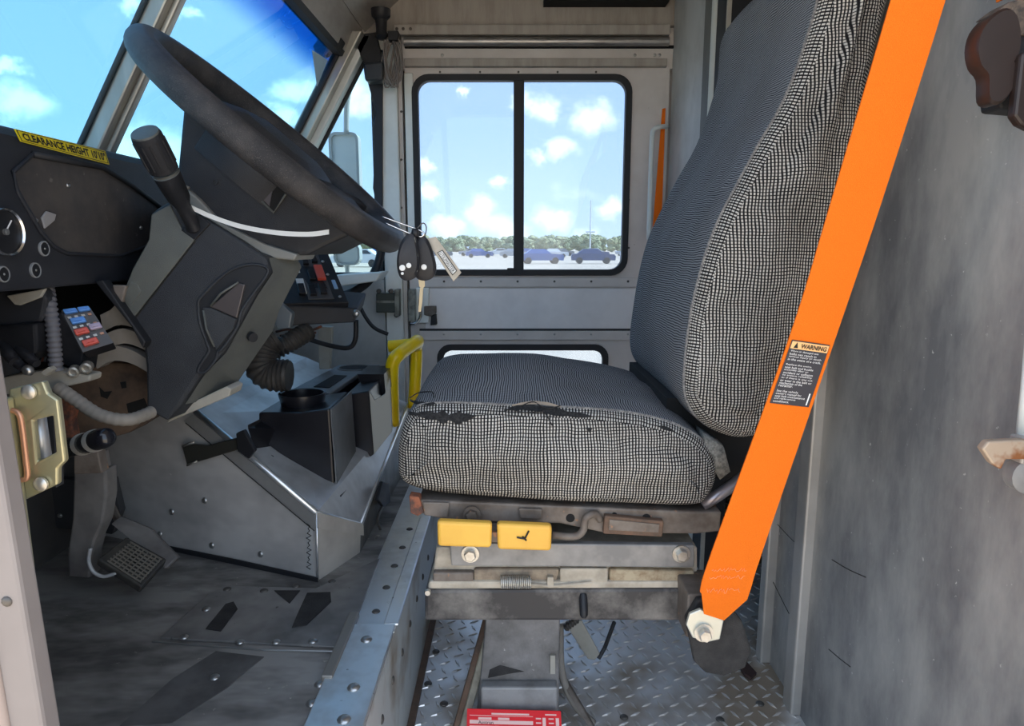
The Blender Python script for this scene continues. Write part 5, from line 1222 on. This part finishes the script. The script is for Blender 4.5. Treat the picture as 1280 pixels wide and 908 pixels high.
# ================================================================== FAR DOOR HARDWARE
dl = thing('door_latch', PY(525, 408, YW-.03), 'worn greenish door latch with chrome rod on the sliding door', 'latch')
lat = mat('worn_latch_metal', (.30, .32, .29), .5, .4, (.12, .12, .11), 30)
build(prism_px([(510, 362), (519, 362), (519, 402), (510, 402)], YW-.05, .04), 'latch_case', lat, dl, bevel=.003)
build(prism_px([(520, 360), (536, 360), (536, 404), (520, 404)], YW-.02, .02), 'latch_plate', alu_light, dl, bevel=.002)
build(prism_px([(530, 383), (545, 383), (545, 392), (538, 396), (530, 394)], YW-.035, .02), 'latch_arm', grimy, dl, bevel=.002)
build(prism_px([(539, 395), (545, 393), (546, 406), (538, 407)], YW-.03, .02), 'latch_foot', rubber, dl, bevel=.002)
build(G().tube(smooth_path(pp([(527, 364), (525, 380), (526, 395), (520, 404), (513, 405)], YW-.06), 4), .005, 8), 'latch_rod', chrome, dl, smooth=True)
lk = thing('latch_keeper', PY(485, 396, YW-.05), 'dark box shaped latch keeper on the pale door post', 'latch')
build(prism_px([(470, 367), (493, 367), (493, 391), (470, 391)], YW-.06, .04), 'keeper_box', mat('dark_green_metal', (.06, .075, .07), .5, .3), lk, bevel=.003)
build(prism_px([(493, 362), (499, 362), (499, 396), (493, 396)], YW-.065, .05), 'keeper_plate', lat, lk, bevel=.002)
for px, py in ((474, 364), (489, 364), (496, 394)): build(G().lathe(PY(px, py, YW-.05), (0, -1, 0), [(.008, 0), (.008, .01), (.004, .012)], 8), 'keeper_bolt', rivet_d, lk)
build(prism_px([(470, 376), (493, 376), (493, 379), (470, 379)], YW-.062, .002), 'keeper_slot', lat, lk)
hr = thing('assist_rail', PY(812, 292, 2.2), 'white bent rod grab handle on the passenger side wall', 'handle')
build(G().tube(smooth_path([PY(834, 158, 2.26)]+pp([(824, 159), (817, 163), (815, 175), (813, 230), (811, 300)], 2.22), 5), .0075, 10), 'rod', white_paint, hr, smooth=True)
ob = thing('passenger_belt', PY(820, 275, 2.27), 'narrow orange belt hanging behind the white handle', 'seat belt')
q = [PY(817, 272, 2.24), PY(828, 252, 2.25), PY(832, 135, 2.27), PY(828, 136, 2.27)]
build(G().prism(q, (0, .003, 0)), 'belt_strap', orange_belt, ob)
build(G().prism([PY(801, 462, 2.26), PY(813, 462, 2.26), PY(809, 600, 2.26), PY(798, 600, 2.26)], (0, .004, 0)), 'belt_tail', orange_belt, ob)
build(G().prism([PY(817, 272, 2.24), PY(828, 252, 2.25), PY(813, 462, 2.26), PY(801, 462, 2.26)], (0, .003, 0)), 'belt_lower_strap', orange_belt, ob)
# corner cables and devices
cl = thing('cable_coil', PY(490, 110, 2.22), 'hanging coil of thin grey brown cable in the roof corner', 'cable coil')
pts = []
for k in range(14*18+1):
    a = 2*math.pi*k/18; t = k/(14*18)
    cx = 491+5*math.sin(k*.37)+3*math.sin(t*9); rr = 11+3*math.sin(k*.21)
    pts.append(PY(cx+rr*.55*math.cos(a)+6*(t-.5), 76+(31+3*math.sin(k*.11))*math.sin(a), 2.20+.03*t))
build(G().tube(pts, .0024, 5), 'cable_turns', coil_m, cl, smooth=True)
build(prism_px([(484, 38), (498, 38), (497, 50), (485, 50)], 2.19, .05), 'coil_tie', black, cl, bevel=.003)
dc = thing('roof_camera', PY(476, 12, 2.2), 'small black camera on a stalk under the roof corner', 'camera')
build(G().lathe(PY(476, 12, 2.2), (0, 0, -1), [(.03, 0), (.028, .02), (.018, .03), (.016, .06), (.02, .075), (.012, .085)], 18), 'camera_body', black, dc, smooth=40)
jb = thing('junction_box', PY(466, 100, 2.22), 'dark rounded junction box on the roof corner bracket', 'box')
build(prism_px([(453, 78), (479, 76), (479, 100), (456, 101)], 2.2, .06), 'box_body', mat('blue_black_box', (.03, .035, .04), .4), jb, bevel=.008, seg=3)
build(prism_px([(440, 44), (470, 40), (478, 76), (456, 82), (446, 60)], 2.24, .02), 'mounting_bracket', black, jb, bevel=.002)
wm = thing('wiper_motor_cover', PY(414, 50, 2.15), 'black block clipped to the windshield header corner', 'bracket')
build(prism_px([(402, 38), (410, 29), (427, 48), (421, 60), (412, 55)], 2.12, .05), 'black_block', rubber, wm, bevel=.003)
build(prism_px([(391, 58), (398, 47), (416, 60), (406, 70), (394, 66)], 2.14, .03), 'grey_clip', alu_warm, wm, bevel=.002)
stp = [ws(2.0, 1.39, .004), ws(2.14, 1.40, .004), ws(2.16, 1.33, .004)]  # pale triangle laid on the glass, painted as a reflection
tag(build(G().prism(stp, (.0012, 0, 0)), 'windshield_reflection', mat('painted_reflection_blue', (.45, .62, .75), .6)), 'pale triangular painted reflection high in the windshield corner', 'reflection')

# ================================================================== OUTSIDE MIRROR
om = thing('side_mirror', PY(432, 240, 2.6), 'pale outside mirror on a thin arm beyond the quarter window', 'mirror')
YM = 2.58
build(G().tube(smooth_path(pp([(444, 70), (440, 100), (434, 125), (433, 168)], YM), 5), .010, 10), 'mirror_arm', mirror_m, om, smooth=True)
R_ = rp(410, 165, 450, 240, YM)
build(G().plate(rrect(*R_, .025), [rrect(R_[0]+.01, R_[1]+.01, R_[2]-.01, R_[3]-.01, .018)], YM, .05), 'mirror_frame', mirror_m, om, bevel=.004)
build(G().box((R_[0]+.008, YM+.012, R_[1]+.008), (R_[2]-.008, YM+.03, R_[3]-.008)), 'mirror_back', screen_g, om)
R_ = rp(416, 303, 450, 332, YM)
build(G().plate(rrect(*R_, .03), [rrect(R_[0]+.008, R_[1]+.008, R_[2]-.008, R_[3]-.008, .024)], YM, .05), 'lower_mirror_frame', mirror_m, om, bevel=.004)
build(G().box((R_[0]+.008, YM+.012, R_[1]+.008), (R_[2]-.008, YM+.03, R_[3]-.008)), 'lower_mirror_back', screen_g, om)
build(G().tube(pp([(434, 238), (434, 304)], YM+.03), .008, 8), 'mirror_link', mirror_m, om)
build(G().tube(pp([(434, 331), (434, 352)], YM+.02), .008, 8), 'mirror_foot', mirror_m, om)
build(G().tube([PY(434, 352, YM+.02), PY(440, 356, YW+.05)], .008, 8), 'mirror_mount', mirror_m, om)
build(G().tube([PY(444, 70, YM), PY(448, 66, YW+.03)], .01, 8), 'mirror_top_mount', mirror_m, om)

# ================================================================== BULKHEAD FITTINGS
rl_ = thing('belt_retractor', PY(1255, 125, .70), 'dark brown seat belt retractor on the bulkhead', 'retractor')
sh = [(1233, 96), (1223, 82), (1219, 60), (1225, 36), (1242, 17), (1258, 10), (1270, 18), (1275, 45), (1272, 70), (1266, 78), (1271, 88), (1268, 106), (1256, 125), (1244, 131), (1234, 124)]
P = smooth_path(pp(sh, .70), 3, True); c = sum(P, Vector())/len(P)
build(G().loft([[c.lerp(p, .94)+Vector((0, -.003, 0)) for p in P], P, [p+Vector((0, .016, 0)) for p in P]]), 'reel_cover', brown_reel, rl_, smooth=35)
build(prism_px([(1242, 17), (1262, 2), (1300, -8), (1300, 40), (1276, 45), (1264, 12)], .715, .03), 'spool', mat('tan_spool', (.16, .12, .09), .6, 0, (.06, .05, .045), 120), rl_, bevel=.002)
build(prism_px([(1277, 66), (1300, 60), (1300, 168), (1276, 156), (1268, 145)], .69, .012), 'mounting_plate', brown_reel, rl_, bevel=.003)
build(prism_px([(1240, 40), (1300, 40), (1300, 140), (1250, 136)], .72, .03), 'reel_base', rubber, rl_, bevel=.003)
hk = thing('door_hook', PY(1250, 575, .66), 'worn steel door catch hook with rust on the bulkhead edge', 'hook')
build(prism_px([(1228, 562), (1236, 552), (1262, 551), (1310, 550), (1310, 575), (1258, 575), (1252, 588), (1240, 580)], .645, .01), 'hook_arm', mat('rusted_pale_hook', (.46, .36, .27), .55, .3, (.28, .11, .04), 22, lo=.5, hi=.62), hk, bevel=.002)
build(G().tube(pp([(1278, 545), (1284, 490), (1292, 400)], .665), .006, 10), 'white_bar', white_paint, hk, smooth=True)
build(G().lathe(PY(1284, 595, .655), (0, -1, 0), [(.018, -.01), (.018, .004), (.010, .006)], 18), 'hook_pivot', bulk, hk, smooth=40)
build(G().box((PY(1284, 562, .65).x-.006, .648, PY(1284, 580, .65).z), (XB, .668, PY(1284, 548, .65).z)), 'hook_bracket', bulk2, hk, bevel=.002)
# cargo beyond the doorway
yb = build(G().box((1.2, YW-.42, .831), (1.75, YW-.05, 2.0*.8)), 'cargo_box', yel_cargo, bevel=.01); tag(yb, 'amber storage box on the cargo shelf beyond the doorway', 'box')
cb_ = build(G().box((.80, YW-.40, .831), (1.12, YW-.05, 1.25)), 'cargo_box', cream_cargo, bevel=.01); tag(cb_, 'cream carton on the cargo shelf beyond the doorway', 'box')
lf = [PZ(px, py, .0035) for px, py in ((922, 832), (930, 828), (945, 845), (938, 851), (930, 846))]
tag(build(G().prism(lf, (.002, .001, .006)), 'floor_scrap', mat('brown_scrap', (.045, .022, .018), .8), bevel=.001), 'curled dark brown scrap lying on the tread plate', 'scrap')
